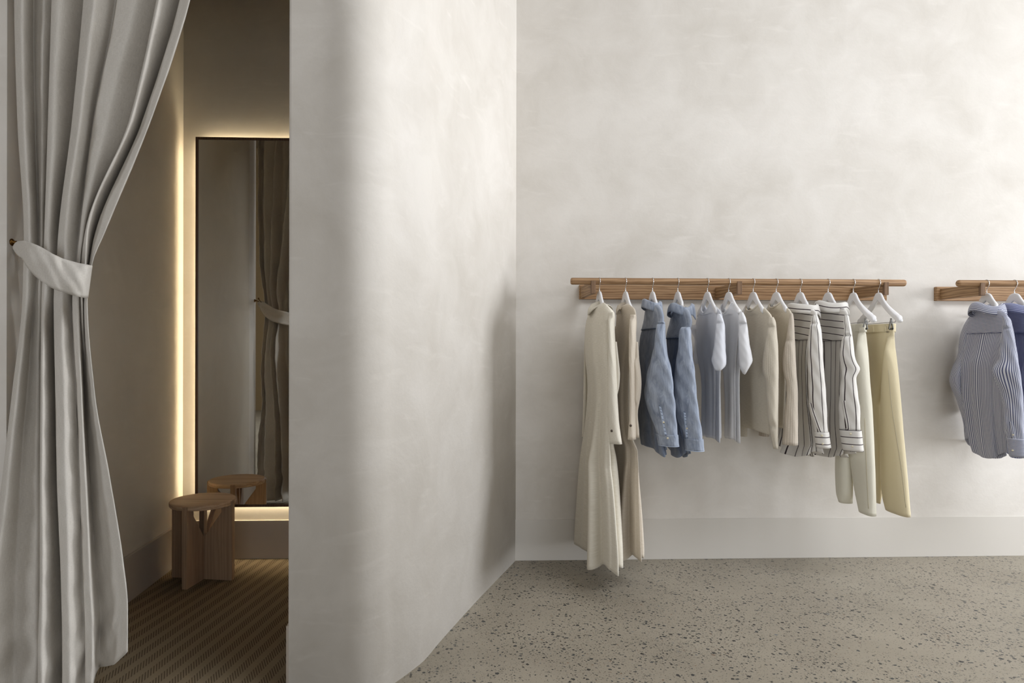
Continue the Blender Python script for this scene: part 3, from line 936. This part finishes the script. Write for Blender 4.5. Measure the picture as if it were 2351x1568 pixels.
    def strip(s, name, pts, dep_, width, mat, parent=None, thick=.0022, label=None):
        """flat raised strip (placket, belt loop) following photo points (px, py)"""
        vs, fs, uv = [], [], []
        if hasattr(dep_, 'data'):
            q = curve_pts([Vector((a, b, 0)) for a, b in pts], 6)
            P = [s.hit(dep_, p.x, p.y) for p in q]
        else:
            P = curve_pts([at_d(px, py, dep_) for px, py in pts], 6)
        for i, p in enumerate(P):
            a = P[max(0, i - 1)]; b = P[min(len(P) - 1, i + 1)]
            t = (b - a).normalized(); d = (EYE - p); d.z = 0; d.normalize()
            sd = t.cross(d).normalized()
            for q in (-1, -.85, .85, 1):
                lift = thick if abs(q) < 1 else 0
                vs.append(p + sd * (q * width / 2) + d * lift); uv.append((q * width / 2, -p.z))
        for i in range(len(P) - 1):
            for k in range(3): fs.append((i * 4 + k, i * 4 + k + 1, (i + 1) * 4 + k + 1, (i + 1) * 4 + k))
        o = mesh(name, vs, fs, mat, parent or s.root, uvs=uv, label=label)
        sm = o.modifiers.new('thickness', 'SOLIDIFY'); sm.thickness = .0012
        return o
    def collar(s, mat, pc, py, a, b, rise, fall, tilt=0.0, flare=.012, lift_side=0.0, gap=30, name='collar', du=0.0, tipdrop=.02, lean=0.0, wig=.004, arch=.018, b0=0.0):
        """folded shirt collar round the neck, open towards +X (away from the viewer)"""
        Z = s.dep(du)
        c = at_d(pc, py, Z); z0 = c.z
        n = 72; prof = 12
        vs, uv, fs = [], [], []
        g = math.radians(gap)
        for i in range(n + 1):
            t = i / n
            th = -PI / 2 + g + (2 * PI - 2 * g) * t        # opening centred on -w (th=-90deg)
            end = min(t, 1 - t)
            tip = 1 - sstep(0, .12, end)
            rad = s.u * cos(th) * a + s.w * sin(th) * b
            rdir = (s.u * cos(th) / a * .0 + s.u * cos(th) + s.w * sin(th)).normalized()
            zt = tilt * cos(th) + wig * sin(3 * th + pc) - arch * cos(th) ** 2
            for j in range(prof + 1):
                v = j / prof
                if v < .42:      # stand, rising
                    q = v / .42
                    off = .0; zz = -.012 + (rise + .012) * sin(q * PI / 2)
                else:            # fall, coming down outside
                    q = (v - .42) / .58
                    off = .004 + flare * sin(q * PI / 2) ** 1.0 + tip * .006
                    zz = rise + .004 * sin(q * PI) - (fall + tip * tipdrop) * q ** 1.15
                p = c + rad + rdir * off + s.u * lean * 0
                p.z = z0 + zt + zz + lift_side * sin(th) 
                vs.append(p); uv.append((t * .42, -v * (rise + fall + .01)))
        w_ = prof + 1
        for i in range(n):
            for j in range(prof): fs.append((i * w_ + j, (i + 1) * w_ + j, (i + 1) * w_ + j + 1, i * w_ + j + 1))
        o = mesh(name, vs, fs, mat, s.root, uvs=uv)
        sm = o.modifiers.new('thickness', 'SOLIDIFY'); sm.thickness = .0022; sm.offset = 0
        return o

def hidden_sleeve(g, mat, y0, y1, w0=.052, w1=.04, du=-.185, cuff=None, sgn=1):
    """far sleeve that hangs behind the body, built in real measures"""
    Z = g.dep(du)
    c = g.P + g.u * du
    vs, fs, uv = [], [], []
    nr, nt = 24, 32
    za, zb = z_at(y0, Z), z_at(y1, Z)
    for i in range(nr + 1):
        t = i / nr
        a = lerp(w0, w1, t) * sstep(-.12, .12, t + .001); b = .022 * sstep(-.1, .1, t + .001)
        for k in range(nt + 1):
            th = 2 * PI * k / nt
            p = c + g.u * (a * cos(th) + .012 * sin(4 * t) ) + g.w * (b * sin(th) - .03 * sstep(0, .4, t)); p.z = lerp(za, zb, t)
            vs.append(p); uv.append((.2 * k / nt, -p.z))
    w_ = nt + 1
    for i in range(nr):
        for k in range(nt): fs.append((i * w_ + k, i * w_ + k + 1, (i + 1) * w_ + k + 1, (i + 1) * w_ + k))
    o = mesh('sleeve', vs, fs, mat, g.root, uvs=uv)
    return o
def knit_dress(px, deg, body, neck, sl1, sl1b, far, folds, mat, lab, buttonpx, neckfold):
    g = G('knit_dress', px, deg, lab, 'dress', 'long knitted dresses')
    g.loft('body', body, mat, shoulder=True, b=.055, nr=90, nt=160, pleats=folds, top_dip=.012, arange=(.05, .30), sup=1.0, seed=3, grow=.002, hem=lambda th: -.010 * cos(5 * th + .6) + .034 * max(0, cos(th)) ** 4 + .012 * max(0, -cos(th)) ** 4, tlen=.05)
    S = g.loft('sleeve', sl1, mat, du=.205, dw=.035, b=.022, nr=40, nt=48, axdeg=40, arange=(.01, .07), sup=.8, cap_top=True, seed=5, crease=.05)
    if sl1b:
        g.loft('sleeve_back', sl1b, mat, du=.20, dw=-.02, b=.02, nr=30, nt=40, axdeg=40, arange=(.01, .06), cap_top=True)
    if far: g.loft('sleeve', far, mat, du=-.20, dw=.02, b=.02, nr=30, nt=40, axdeg=-30, arange=(.01, .05), cap_top=True)
    else: hidden_sleeve(g, mat, body[4][0], 1003)
    g.loft('turtleneck', neck, mat, b=.055, nr=16, nt=96, top_dip=.016, arange=(.02, .11), tlen=.8, grow=.003, seed=2, thick=.004, hem=lambda th: -.006 * sin(th) + .040 * max(0, cos(th)) ** 1.3)
    if buttonpx: g.disc('button', buttonpx[0], buttonpx[1], S, .0062, HORN, label='small dark horn button on the cuff')
    return g

knit_dress(1376, 1,
    [(697, 1360, 1387, .045), (704, 1354, 1395, .05), (712, 1352, 1402, .052), (723, 1349.5, 1408, .055), (741, 1346, 1409), (760, 1344.5, 1407), (784, 1345, 1403), (826, 1346.5, 1398), (860, 1350, 1398), (900, 1351.5, 1398), (952, 1350, 1398), (1004, 1347, 1400), (1040, 1344, 1404.5), (1102, 1339.8, 1408.5), (1184, 1336, 1411), (1240, 1333.5, 1412), (1276, 1332.7, 1411.5)],
    [(691, 1360, 1385, .04), (699, 1356.5, 1390, .048), (710, 1353, 1397, .054), (720, 1351.5, 1404, .056)],
    [(716, 1398, 1409), (741, 1396, 1410.3), (784, 1397, 1412), (826, 1396.5, 1414), (860, 1396.5, 1415.6), (900, 1396.5, 1417), (950, 1396, 1419.5), (987, 1396, 1423), (1017.5, 1395, 1428)],
    [(784, 1408, 1416), (830, 1410, 1421), (860, 1412, 1423.5), (885, 1412, 1422), (905, 1411, 1418)],
    [(735, 1346, 1352), (770, 1342.5, 1350), (800, 1341, 1349), (900, 1339.5, 1350), (960, 1338, 1350), (1002, 1336, 1350)],
    [(6, .0, .52), (10, .0, .28), (2, .03, .08), (15, 0, .10)], OAT,
    'off-white knit dress with turtleneck, leftmost garment on the long rail', (1404.5, 989), 0)
knit_dress(1436, 1,
    [(698, 1419, 1443, .045), (705, 1417, 1450, .05), (713, 1415.5, 1456, .052), (723, 1414.5, 1458.5, .055), (749, 1413, 1460), (784, 1412, 1455), (826, 1413, 1447), (860, 1414, 1444), (900, 1414, 1443), (952, 1414, 1444), (1004, 1414, 1452), (1020, 1413, 1460), (1102, 1410, 1462.5), (1184, 1409, 1465.5), (1240, 1409, 1467), (1266, 1411, 1467.5)],
    [(693.5, 1418.5, 1442, .045), (701, 1417, 1447, .05), (712, 1415.5, 1453, .054), (719, 1415, 1458, .056)],
    [(722, 1447, 1458.5), (749, 1445, 1460), (784, 1444, 1460), (826, 1444, 1459), (854, 1445.5, 1459), (900, 1446, 1459), (950, 1446, 1459.5), (987, 1443, 1460), (1008, 1441.7, 1460)],
    [(784, 1454, 1464.4), (826, 1455, 1468), (854, 1456, 1471.4), (880, 1456, 1473), (905, 1456, 1471.5), (950, 1456, 1464.5), (996, 1457, 1468), (1004, 1458, 1468)],
    None, [(6, .0, .52), (10, .0, .28), (2, .03, .08), (15, 0, .10)], OAT2,
    'beige knit turtleneck dress hanging second from the left end of the long rail', (1448, 977), 0)

def denim(px, deg, lab, yoke, body, sleeve, cuff, col, plk, btns, tail, stitch, seam):
    g = G('denim_shirt', px, deg, lab, 'shirt', 'denim shirts')
    g.loft('body', body, DENB, shoulder=True, b=.055, nr=50, nt=120, pleats=[(4, .04, .22), (9, .04, .16)], arange=(.05, .27), sup=.85, seed=int(px), hem=tail, crease=.04, thick=.003)
    g.loft('yoke', yoke, DEN1, shoulder=True, b=.05, nr=16, nt=96, top_dip=.008, arange=(.04, .25), sup=.88, grow=.005, crease=.02, thick=.003)
    g.band('yoke_seam', g.lastrow, DENS, .0016)
    S = g.loft('sleeve', sleeve, DEN1, du=.20, dw=.04, b=.03, nr=60, nt=72, axdeg=45, arange=(.02, .10), sup=.85, cap_top=True, seed=int(px) + 1, crease=.11, pleats=[(3, .02, .06)], thick=.003)
    g.band('shoulder_seam', [p for p in seam_curve(g, seam)], DENS, .0012) if seam else None
    Cf = g.loft('cuff', cuff, DEN1, du=.20, dw=.04, b=.03, nr=10, nt=64, axdeg=45, arange=(.02, .10), sup=.8, grow=.003, thick=.004, crease=.03)
    lr = g.lastrow
    g.band('cuff_edge', lr, DENL, .0013)
    hidden_sleeve(g, DENB, body[1][0], 1000)
    g.collar(DEN1, *col[0], **col[1])
    g.strip('placket', plk, S, .011, DENL, thick=.0016)
    for q in range(9):
        t_ = q / 8 * (len(plk) - 1); i_ = min(int(t_), len(plk) - 2); f_ = t_ - i_
        x_, y_ = lerp(plk[i_][0], plk[i_ + 1][0], f_), lerp(plk[i_][1], plk[i_ + 1][1], f_)
        g.strip('bartack', [(x_ - 2.2, y_ - .6), (x_ + 2.2, y_ + 1.0)], S, .0022, DENS, thick=.0028)
    for bx, by in btns: g.disc('button', bx, by, Cf if by > cuff[0][0] else S, .0048, PEARL, label='small pearl button')
    return g
def seam_curve(g, s): return s

denim(1498, -1, 'washed blue denim shirt with light sleeve placket, left one of the two denim shirts',
    [(698, 1488, 1508, .035), (704, 1484.5, 1513.5, .045), (714, 1481.5, 1518, .05), (732, 1479, 1521.5), (744, 1476, 1521), (755, 1473, 1516)],
    [(748, 1474.5, 1518), (784, 1468, 1512), (830, 1466.5, 1506), (890, 1466, 1505), (950, 1465, 1512), (990, 1467.5, 1520), (1028, 1472.5, 1530)],
    [(738, 1511, 1526), (746, 1507.5, 1527), (784, 1503.6, 1529), (819, 1496, 1533), (854, 1485.5, 1541), (900, 1479.8, 1546), (920, 1481.5, 1549), (952, 1492, 1551.5), (970, 1499, 1553), (987, 1505, 1554), (1000, 1509, 1555)],
    [(996, 1508.5, 1555), (1008, 1511, 1556), (1022, 1514, 1557)],
    ((1496, 699, .070, .036, .030, .044), dict(tilt=-.006, flare=.008, wig=.002, tipdrop=.05, arch=.022, gap=38)),
    [(1515, 932), (1519, 950), (1523.5, 975), (1528, 998)], [(1523.7, 969.5), (1533, 1006)],
    lambda th: -.012 * cos(2 * th), None, None)
denim(1556, -1, 'mid-blue denim shirt with raised collar and darker body, right one of the two denim shirts',
    [(708, 1550, 1572, .035), (714, 1546, 1579, .045), (725, 1541, 1583, .05), (742, 1537, 1586), (757, 1533, 1582), (776, 1530, 1570)],
    [(768, 1531, 1574), (810, 1533, 1566), (860, 1534, 1560), (920, 1534, 1560), (980, 1534, 1568), (1010, 1534, 1576), (1032, 1535, 1580)],
    [(750, 1565, 1584), (760, 1560, 1586.5), (784, 1558.6, 1587.4), (819, 1554, 1590), (854, 1549, 1595), (900, 1549, 1599.6), (952, 1553, 1605.7), (987, 1566, 1611), (1010, 1572.5, 1613)],
    [(1006, 1572.5, 1613), (1018, 1574, 1614), (1033, 1575.5, 1615)],
    ((1563, 710, .080, .048, .030, .046), dict(tilt=.004, flare=.012, wig=.004, tipdrop=.04, arch=.026, gap=32)),
    [(1571.7, 946), (1573, 962), (1575.5, 985), (1577, 1004)], [(1577, 983.5)],
    lambda th: -.045 * abs(sin(th)) ** 2 + .01, None, None)

def tee(px, deg, lab, body, sl, mat, dip, far=None):
    g = G('t_shirt', px, deg, lab, 't-shirt', 'plain tees')
    g.loft('body', body, mat, shoulder=True, b=.045, nr=60, nt=140, pleats=[(5, .12, .42), (9, .06, .30), (3, .02, .10), (13, .0, .12)], top_dip=dip, top_pow=1.4, tlen=.10, arange=(.05, .26), sup=.85, seed=int(px), thick=.0014, hem=lambda th: -.006 * cos(3 * th) - .006 * cos(th))
    g.band('neckband', g.firstrow, mat, .0042)
    g.loft('sleeve', sl, mat, du=.20, dw=.03, b=.03, nr=34, nt=64, axdeg=40, arange=(.02, .10), sup=.85, cap_top=True, seed=int(px) + 3, thick=.0014, crease=.07, hem=lambda th: -.018 * sin(th + .6))
    return g
t1 = tee(1624, 0, 'pale blue-white short-sleeved tee next to the right denim shirt',
    [(695.5, 1611, 1635), (705, 1606, 1643, .04), (716, 1603, 1652), (730, 1599.5, 1656), (745, 1597, 1657), (784, 1598, 1654), (830, 1604, 1653), (860, 1610, 1653), (900, 1613.5, 1653), (960, 1614, 1653), (1003, 1613.5, 1653)],
    [(720, 1647, 1654), (732, 1644, 1660), (749, 1643, 1663.5), (784, 1641, 1665), (810, 1637, 1666), (826, 1634, 1667), (836, 1637, 1665.5), (842, 1639, 1660)], TEE1, .05)
hidden_sleeve(t1, TEE1, 745, 835, .06, .07)
t2 = tee(1673, 0, 'bright white short-sleeved tee hanging right of the pale blue one',
    [(695.5, 1654.5, 1683), (704, 1654, 1691, .04), (716, 1653, 1700), (730, 1652.5, 1704), (749, 1652.5, 1704), (784, 1654, 1701), (830, 1658, 1697.5), (870, 1663, 1696.5), (948, 1666.5, 1697.5), (1006, 1665.5, 1698)],
    [(716, 1698, 1706), (730, 1696, 1712), (756, 1696, 1716.6), (790, 1696.5, 1721), (826, 1697, 1727), (834, 1697.5, 1724), (845, 1700, 1717), (850, 1703, 1714)], TEE2, .052)
hidden_sleeve(t2, TEE2, 750, 835, .06, .06)

def sweater(px, deg, lab, body, sl, m1, m2, dip, hemb):
    g = G('knit_sweater', px, deg, lab, 'sweater', 'beige knit sweaters')
    g.loft('body', body, m1, shoulder=True, b=.045, nr=56, nt=120, pleats=[(4, .03, .16), (7, .02, .10)], top_dip=dip, top_pow=1.5, tlen=.10, arange=(.05, .27), sup=.85, seed=int(px), thick=.003, hem=lambda th: -.006 * cos(th))
    g.band('neckband', g.firstrow, m1, .005)
    g.loft('sleeve', sl, m2, du=.20, dw=.04, b=.03, nr=50, nt=72, axdeg=42, arange=(.02, .09), sup=.85, cap_top=True, seed=int(px) + 3, thick=.003, crease=.05, uper=.26)
    hidden_sleeve(g, m2, body[4][0], 1000)
    return g
sweater(1729, 0, 'oatmeal knit sweater with ribbed sleeve, hanging right of the white tee',
    [(699, 1713, 1745), (706, 1708, 1753, .04), (716, 1704, 1762), (728, 1701, 1770), (742, 1699, 1772), (784, 1697, 1766), (848, 1696, 1762), (901, 1699, 1764), (960, 1701, 1768), (985, 1703, 1770)],
    [(727, 1766, 1776), (738, 1763, 1780.6), (765, 1761, 1783.5), (793, 1756, 1786), (830, 1751.5, 1787), (850, 1751, 1787), (877, 1758, 1787), (924, 1760.5, 1786.7), (983, 1767.5, 1786.6), (1029, 1776, 1786.6)], KN1, RIB1, .03, 0)
sweater(1782, 0, 'beige knit sweater with broad ribbed flared cuff, left neighbour of the striped shirts',
    [(695.5, 1766, 1794), (703, 1762, 1802, .04), (712, 1759, 1811), (722, 1757, 1816), (735, 1756, 1816), (784, 1755, 1808), (848, 1755, 1803), (901, 1757, 1802), (975, 1760, 1800)],
    [(718, 1813, 1820), (729, 1811.5, 1822), (775, 1805, 1824.5), (810, 1798, 1826), (830, 1796.5, 1827), (860, 1800, 1828.5), (880, 1806, 1831), (901, 1806, 1832), (948, 1801.5, 1832), (1019.5, 1795.6, 1832)], KN1, RIB2, .022, 0)

def shirt(px, deg, lab, name, yoke, body, sleeve, cuff, col, plk, btns, hem, VM, HM, grp, far=None, pleat_pt=None, ampl=1.0):
    g = G(name, px, deg, lab, 'shirt', grp)
    g.loft('body', body, VM, shoulder=True, b=.06, nr=60, nt=150, pleats=[(6, .10 * ampl, .32 * ampl), (11, .06 * ampl, .20 * ampl), (3, .02, .06)], arange=(.05, .30), sup=.85, seed=int(px), hem=hem, thick=.0012, crease=.02, uper=.62)
    g.loft('yoke', yoke, HM, shoulder=True, vskew=.018, b=.055, nr=20, nt=110, top_dip=.004, arange=(.04, .26), sup=.88, grow=.005, thick=.0016, crease=.01)
    g.band('yoke_seam', g.lastrow, HM, .0012)
    S = g.loft('sleeve', sleeve, VM, du=.205, dw=.045, b=.032, nr=60, nt=80, axdeg=42, arange=(.02, .11), sup=.85, cap_top=True, seed=int(px) + 1, crease=.09, pleats=[(3, .02, .05)], thick=.0012, uper=.21, uoff=.01)
    Cf = g.loft('cuff', cuff, HM, du=.205, dw=.045, b=.032, nr=10, nt=64, axdeg=42, arange=(.02, .11), sup=.8, grow=.003, thick=.0025, crease=.02)
    if far: g.loft('sleeve', far, VM, du=-.21, dw=-.03, b=.02, nr=40, nt=48, axdeg=-30, arange=(.01, .09), cap_top=True, crease=.08, thick=.0012, uper=.30)
    else: hidden_sleeve(g, VM, body[0][0], 1010)
    g.collar(HM, *col[0], **col[1])
    if plk: g.strip('placket', plk, S, .015, VM, thick=.002)
    for bx, by in btns: g.disc('button', bx, by, Cf if by > cuff[0][0] else S, .0045, PEARL, label='small pale button')
    return g
shirt(1837, -2, 'white shirt with thin black stripes tucked behind the ribbed beige sweater', 'striped_shirt',
    [(706, 1822, 1856, .04), (711, 1818, 1863, .045), (719, 1816, 1872, .05), (735, 1813, 1874), (752, 1811, 1870), (780, 1810, 1862)],
    [(774, 1811, 1864), (830, 1807, 1860), (900, 1803, 1862), (960, 1796, 1868), (1000, 1791, 1872), (1034, 1787, 1876)],
    [(722, 1866, 1876), (732, 1862, 1879.5), (745, 1860, 1882.5), (765, 1857, 1886), (793, 1854, 1888), (830, 1854.5, 1890), (877, 1856, 1894), (908, 1856, 1896), (948, 1859, 1898), (969, 1867, 1899), (992, 1872, 1901)],
    [(990, 1872, 1901.5), (1008, 1873.5, 1904), (1026, 1877, 1906.5)],
    ((1842, 706, .088, .052, .026, .048), dict(tilt=.002, flare=.014, wig=.004, tipdrop=.03, arch=.024)),
    [(1862, 925), (1868, 950), (1877, 975), (1884, 992)], [(1887, 1000), (1889, 1019)],
    lambda th: -.05 * abs(sin(th)) ** 2 + .026, STR_V, STR_H, 'black-striped white shirts')
shirt(1901, -3, 'white shirt with thin black stripes, right of the striped pair beside the trousers', 'striped_shirt',
    [(702, 1888, 1920, .04), (708, 1882, 1931, .045), (718, 1877, 1942, .05), (735, 1875, 1946), (752, 1874, 1946), (781, 1873, 1942)],
    [(774, 1874, 1943), (830, 1876, 1940), (900, 1876, 1938), (960, 1868, 1941), (1000, 1862, 1946), (1035, 1858, 1952)],
    [(722, 1938, 1947), (738, 1936.5, 1951), (756, 1938, 1954.5), (780, 1933.5, 1958.5), (811, 1929, 1961.7), (830, 1930, 1967), (845, 1931.5, 1974), (866, 1932, 1966), (901, 1928, 1969), (936, 1925.5, 1974), (985, 1929, 1975.5)],
    [(985, 1929, 1976), (1010, 1933, 1979), (1033, 1937, 1981.5)],
    ((1906, 703, .090, .056, .028, .050), dict(tilt=.004, flare=.014, wig=.004, tipdrop=.03, arch=.024)),
    [(1938, 920), (1941, 945), (1946, 972), (1948, 988)], [(1953, 996), (1957, 1025)],
    lambda th: -.055 * abs(sin(th)) ** 2 + .030, STR_V, STR_H, 'black-striped white shirts')

def trousers(px, deg, lab, near, farl, mat, loops, seams=()):
    g = G('trousers', px, deg, lab, 'trousers', 'cream trousers')
    g.loft('far_leg', farl, mat, b=.035, nr=60, nt=110, axdeg=0, arange=(.03, .24), sup=.85, thick=.0022, crease=.010, seed=int(px) + 5)
    g.near = g.loft('near_leg', near, mat, du=.12, dw=.035, b=.03, nr=60, nt=80, axdeg=20, arange=(.01, .17), sup=.8, thick=.0022, crease=.010, seed=int(px), hem=lambda th: -.006 * cos(th))
    f = farl
    wb = [(f[0][0] - 1.5, f[0][1], f[0][2] + 1), (f[0][0] + 17, lerp(f[0][1], f[1][1], .6), lerp(f[0][2], f[1][2], .6) + 1)]
    Wb = g.loft('waistband', wb, mat, b=.04, nr=8, nt=110, arange=(.10, .26), sup=.85, thick=.003, grow=.004)
    Nl = g.near
    for pts in seams: g.strip('side_seam', pts, Nl, .0028, SEAM, thick=.0008)
    for (lx, ly, dd) in loops:
        g.strip('belt_loop', [(lx, ly), (lx + .8, ly + 9), (lx + 2.2, ly + 20)], Wb, .009, mat, thick=.004)
    return g
trousers(1959, -7, 'off-white wide trousers clipped to a hanger, behind the right striped shirt',
    [(750, 1974, 1985.5), (775, 1969, 1989.3), (829, 1963, 1994), (865, 1961, 1996), (936, 1960, 2002), (1042, 1952, 2007), (1090, 1956.5, 2009), (1132, 1963.5, 2010.5), (1177, 1973, 2011.6)],
    [(745, 1936, 1984), (775, 1938, 1987), (829, 1938, 1986), (865, 1935, 1980), (936, 1927, 1968), (1000, 1922, 1962), (1070, 1918, 1958), (1130, 1920, 1958), (1152, 1926, 1958)], ECRU1, [(1972, 750, -.06)], [[(1985, 960), (1988, 1040), (1990.5, 1100), (1994, 1168)]])
trousers(2017, -8, 'cream straight trousers clipped to the last hanger at the right end of the long rail',
    [(750, 2043, 2052.5), (774, 2037, 2053.5), (812, 2030, 2057), (848, 2026.6, 2061), (912, 2023, 2067), (995, 2021, 2074), (1078, 2021, 2082), (1148, 2027, 2088), (1176, 2034, 2090.5)],
    [(745, 1987, 2051.5), (775, 1988, 2051), (829, 1991, 2050), (870, 1996, 2044), (948, 2004, 2036), (1042, 2008, 2036), (1101, 2011, 2032), (1153, 2011, 2022)], ECRU2, [(2005.5, 749, -.02), (2033, 748, -.11)], [[(2040, 850), (2047, 930), (2061, 1020), (2070, 1080), (2080, 1165)]])

shirt(2265, -6, 'fine blue-and-white striped shirt, first on the rail at the right edge', 'pinstriped_shirt',
    [(705, 2248, 2284, .045), (711, 2239, 2295, .05), (719, 2231, 2305), (743, 2219, 2316), (763, 2215, 2318)],
    [(758, 2215, 2320), (798, 2208, 2312), (842, 2200, 2304), (903, 2203, 2302), (967, 2214, 2304), (1011, 2223, 2307), (1034, 2231, 2308)],
    [(724, 2300, 2314), (733, 2302, 2321), (750, 2301, 2325), (775, 2298, 2330), (823, 2292, 2338), (850, 2278, 2342), (862, 2281, 2344), (897, 2296, 2348), (930, 2303, 2350), (976, 2305.7, 2352), (1008, 2313, 2354)],
    [(1004, 2313, 2354), (1030, 2317, 2356), (1046, 2319, 2358)],
    ((2265, 706, .074, .054, .026, .046), dict(tilt=.0, flare=.014, wig=.003, tipdrop=.02, arch=.024)),
    [(2322, 968), (2325, 985), (2329, 1010)], [(2326, 998), (2325, 1034)],
    lambda th: -.05 * abs(sin(th)) ** 2 + .015 , BLU_V, BLU_H, 'fine-striped blue shirts',
    far=[(722, 2228, 2244), (743, 2214, 2240), (760, 2206.5, 2234), (798, 2200, 2230), (823, 2195.5, 2226), (838, 2188, 2222), (868, 2179.5, 2214), (912, 2195, 2222), (967, 2212, 2232), (1005, 2216, 2236), (1016, 2220, 2236)], ampl=.8)
shirt(2329, -4, 'deeper blue striped shirt cut by the right edge of the picture', 'pinstriped_shirt',
    [(699, 2313, 2350, .045), (708, 2305, 2360, .05), (718, 2300, 2368), (743, 2290, 2376), (763, 2286, 2378)],
    [(758, 2287, 2380), (798, 2284, 2378), (842, 2282, 2374), (903, 2286, 2374), (967, 2292, 2376), (1034, 2300, 2380)],
    [(724, 2362, 2372), (750, 2362, 2386), (800, 2356, 2394), (860, 2346, 2402), (930, 2362, 2408), (1006, 2370, 2412)],
    [(1004, 2370, 2412), (1044, 2374, 2416)],
    ((2331, 706, .074, .054, .026, .046), dict(tilt=.0, flare=.014, wig=.003, tipdrop=.02, arch=.024)),
    None, [], lambda th: -.05 * abs(sin(th)) ** 2 + .015, BL2_V, BL2_H, 'fine-striped blue shirts')

hl = ['the off-white dress', 'the beige dress', 'the left denim shirt', 'the right denim shirt', 'the pale blue tee', 'the bright white tee', 'the oatmeal sweater', 'the ribbed-cuff beige sweater', 'the left striped shirt', 'the right striped shirt']
for (px, dg, k_), t in zip([(1376, 1, .13), (1436, 1, .13), (1498, -1, .07), (1556, -1, .07), (1624, 0, .125), (1673, 0, .125), (1729, 0, .115), (1782, 0, .105), (1837, -2, .075), (1901, -3, .075)], hl):
    hanger(px, dg, 'white wooden hanger with a metal hook carrying ' + t, k=k_)
hanger(1959, -7, 'white wooden hanger with trouser clips, holding the off-white trousers', True)
hanger(2017, -8, 'white wooden hanger with trouser clips at the right end of the long rail', True)
hanger(2265, -6, 'white wooden hanger carrying the fine blue-and-white striped shirt', k=.075)
hanger(2329, -4, 'white wooden hanger carrying the deeper blue shirt at the picture edge', k=.075)

# ------------------------------------------------------------------ light
def area(name, loc, rot, sx, sy, power, color):
    l = bpy.data.lights.new(name, 'AREA'); l.shape = 'RECTANGLE'; l.size = sx; l.size_y = sy
    l.energy = power; l.color = color
    o = bpy.data.objects.new(name, l); COL.objects.link(o); o.location = loc; o.rotation_euler = rot
    return o
area('daylight_side_window', (XR + .25, (WY0 + WY1) / 2, (WZ0 + WZ1) / 2), (0, PI / 2, 0), WZ1 - WZ0, WY1 - WY0, 430, (.925, .955, 1.0))
area('daylight_skylight', ((SKY[0] + SKY[1]) / 2, (SKY[2] + SKY[3]) / 2, CEILZ + .14), (0, 0, 0), SKY[1] - SKY[0], SKY[3] - SKY[2], 330, (.92, .955, 1.0))
area('fill_shopfront', (1.5, YB - .3, 1.75), (PI / 2, 0, 0), 8, 2.9, 145, (.92, .955, 1.0))  # frontal fill lamp, added behind the unseen shopfront glazing
area('fill_left_window', (XL - .1, (LWY0 + LWY1) / 2, 1.9), (0, -PI / 2, 0), 2.6, LWY1 - LWY0, 85, (.92, .955, 1.0))  # fill lamp added to lift the partition front and curtain
wd = bpy.data.worlds.new('world'); SC.world = wd; wd.use_nodes = True
bg = wd.node_tree.nodes.get('Background')
if bg: bg.inputs[0].default_value = (.8, .88, 1, 1); bg.inputs[1].default_value = .35
SC.view_settings.view_transform = 'Standard'; SC.view_settings.look = 'None'
SC.view_settings.gamma = 1; SC.view_settings.exposure = -0.06; SC.view_settings.use_curve_mapping = False
SC.cycles.use_denoising = True
SC.cycles.max_bounces = 7; SC.cycles.diffuse_bounces = 5; SC.cycles.glossy_bounces = 3; SC.cycles.use_adaptive_sampling = True; SC.cycles.adaptive_threshold = .04
SC.cycles.sample_clamp_indirect = 6
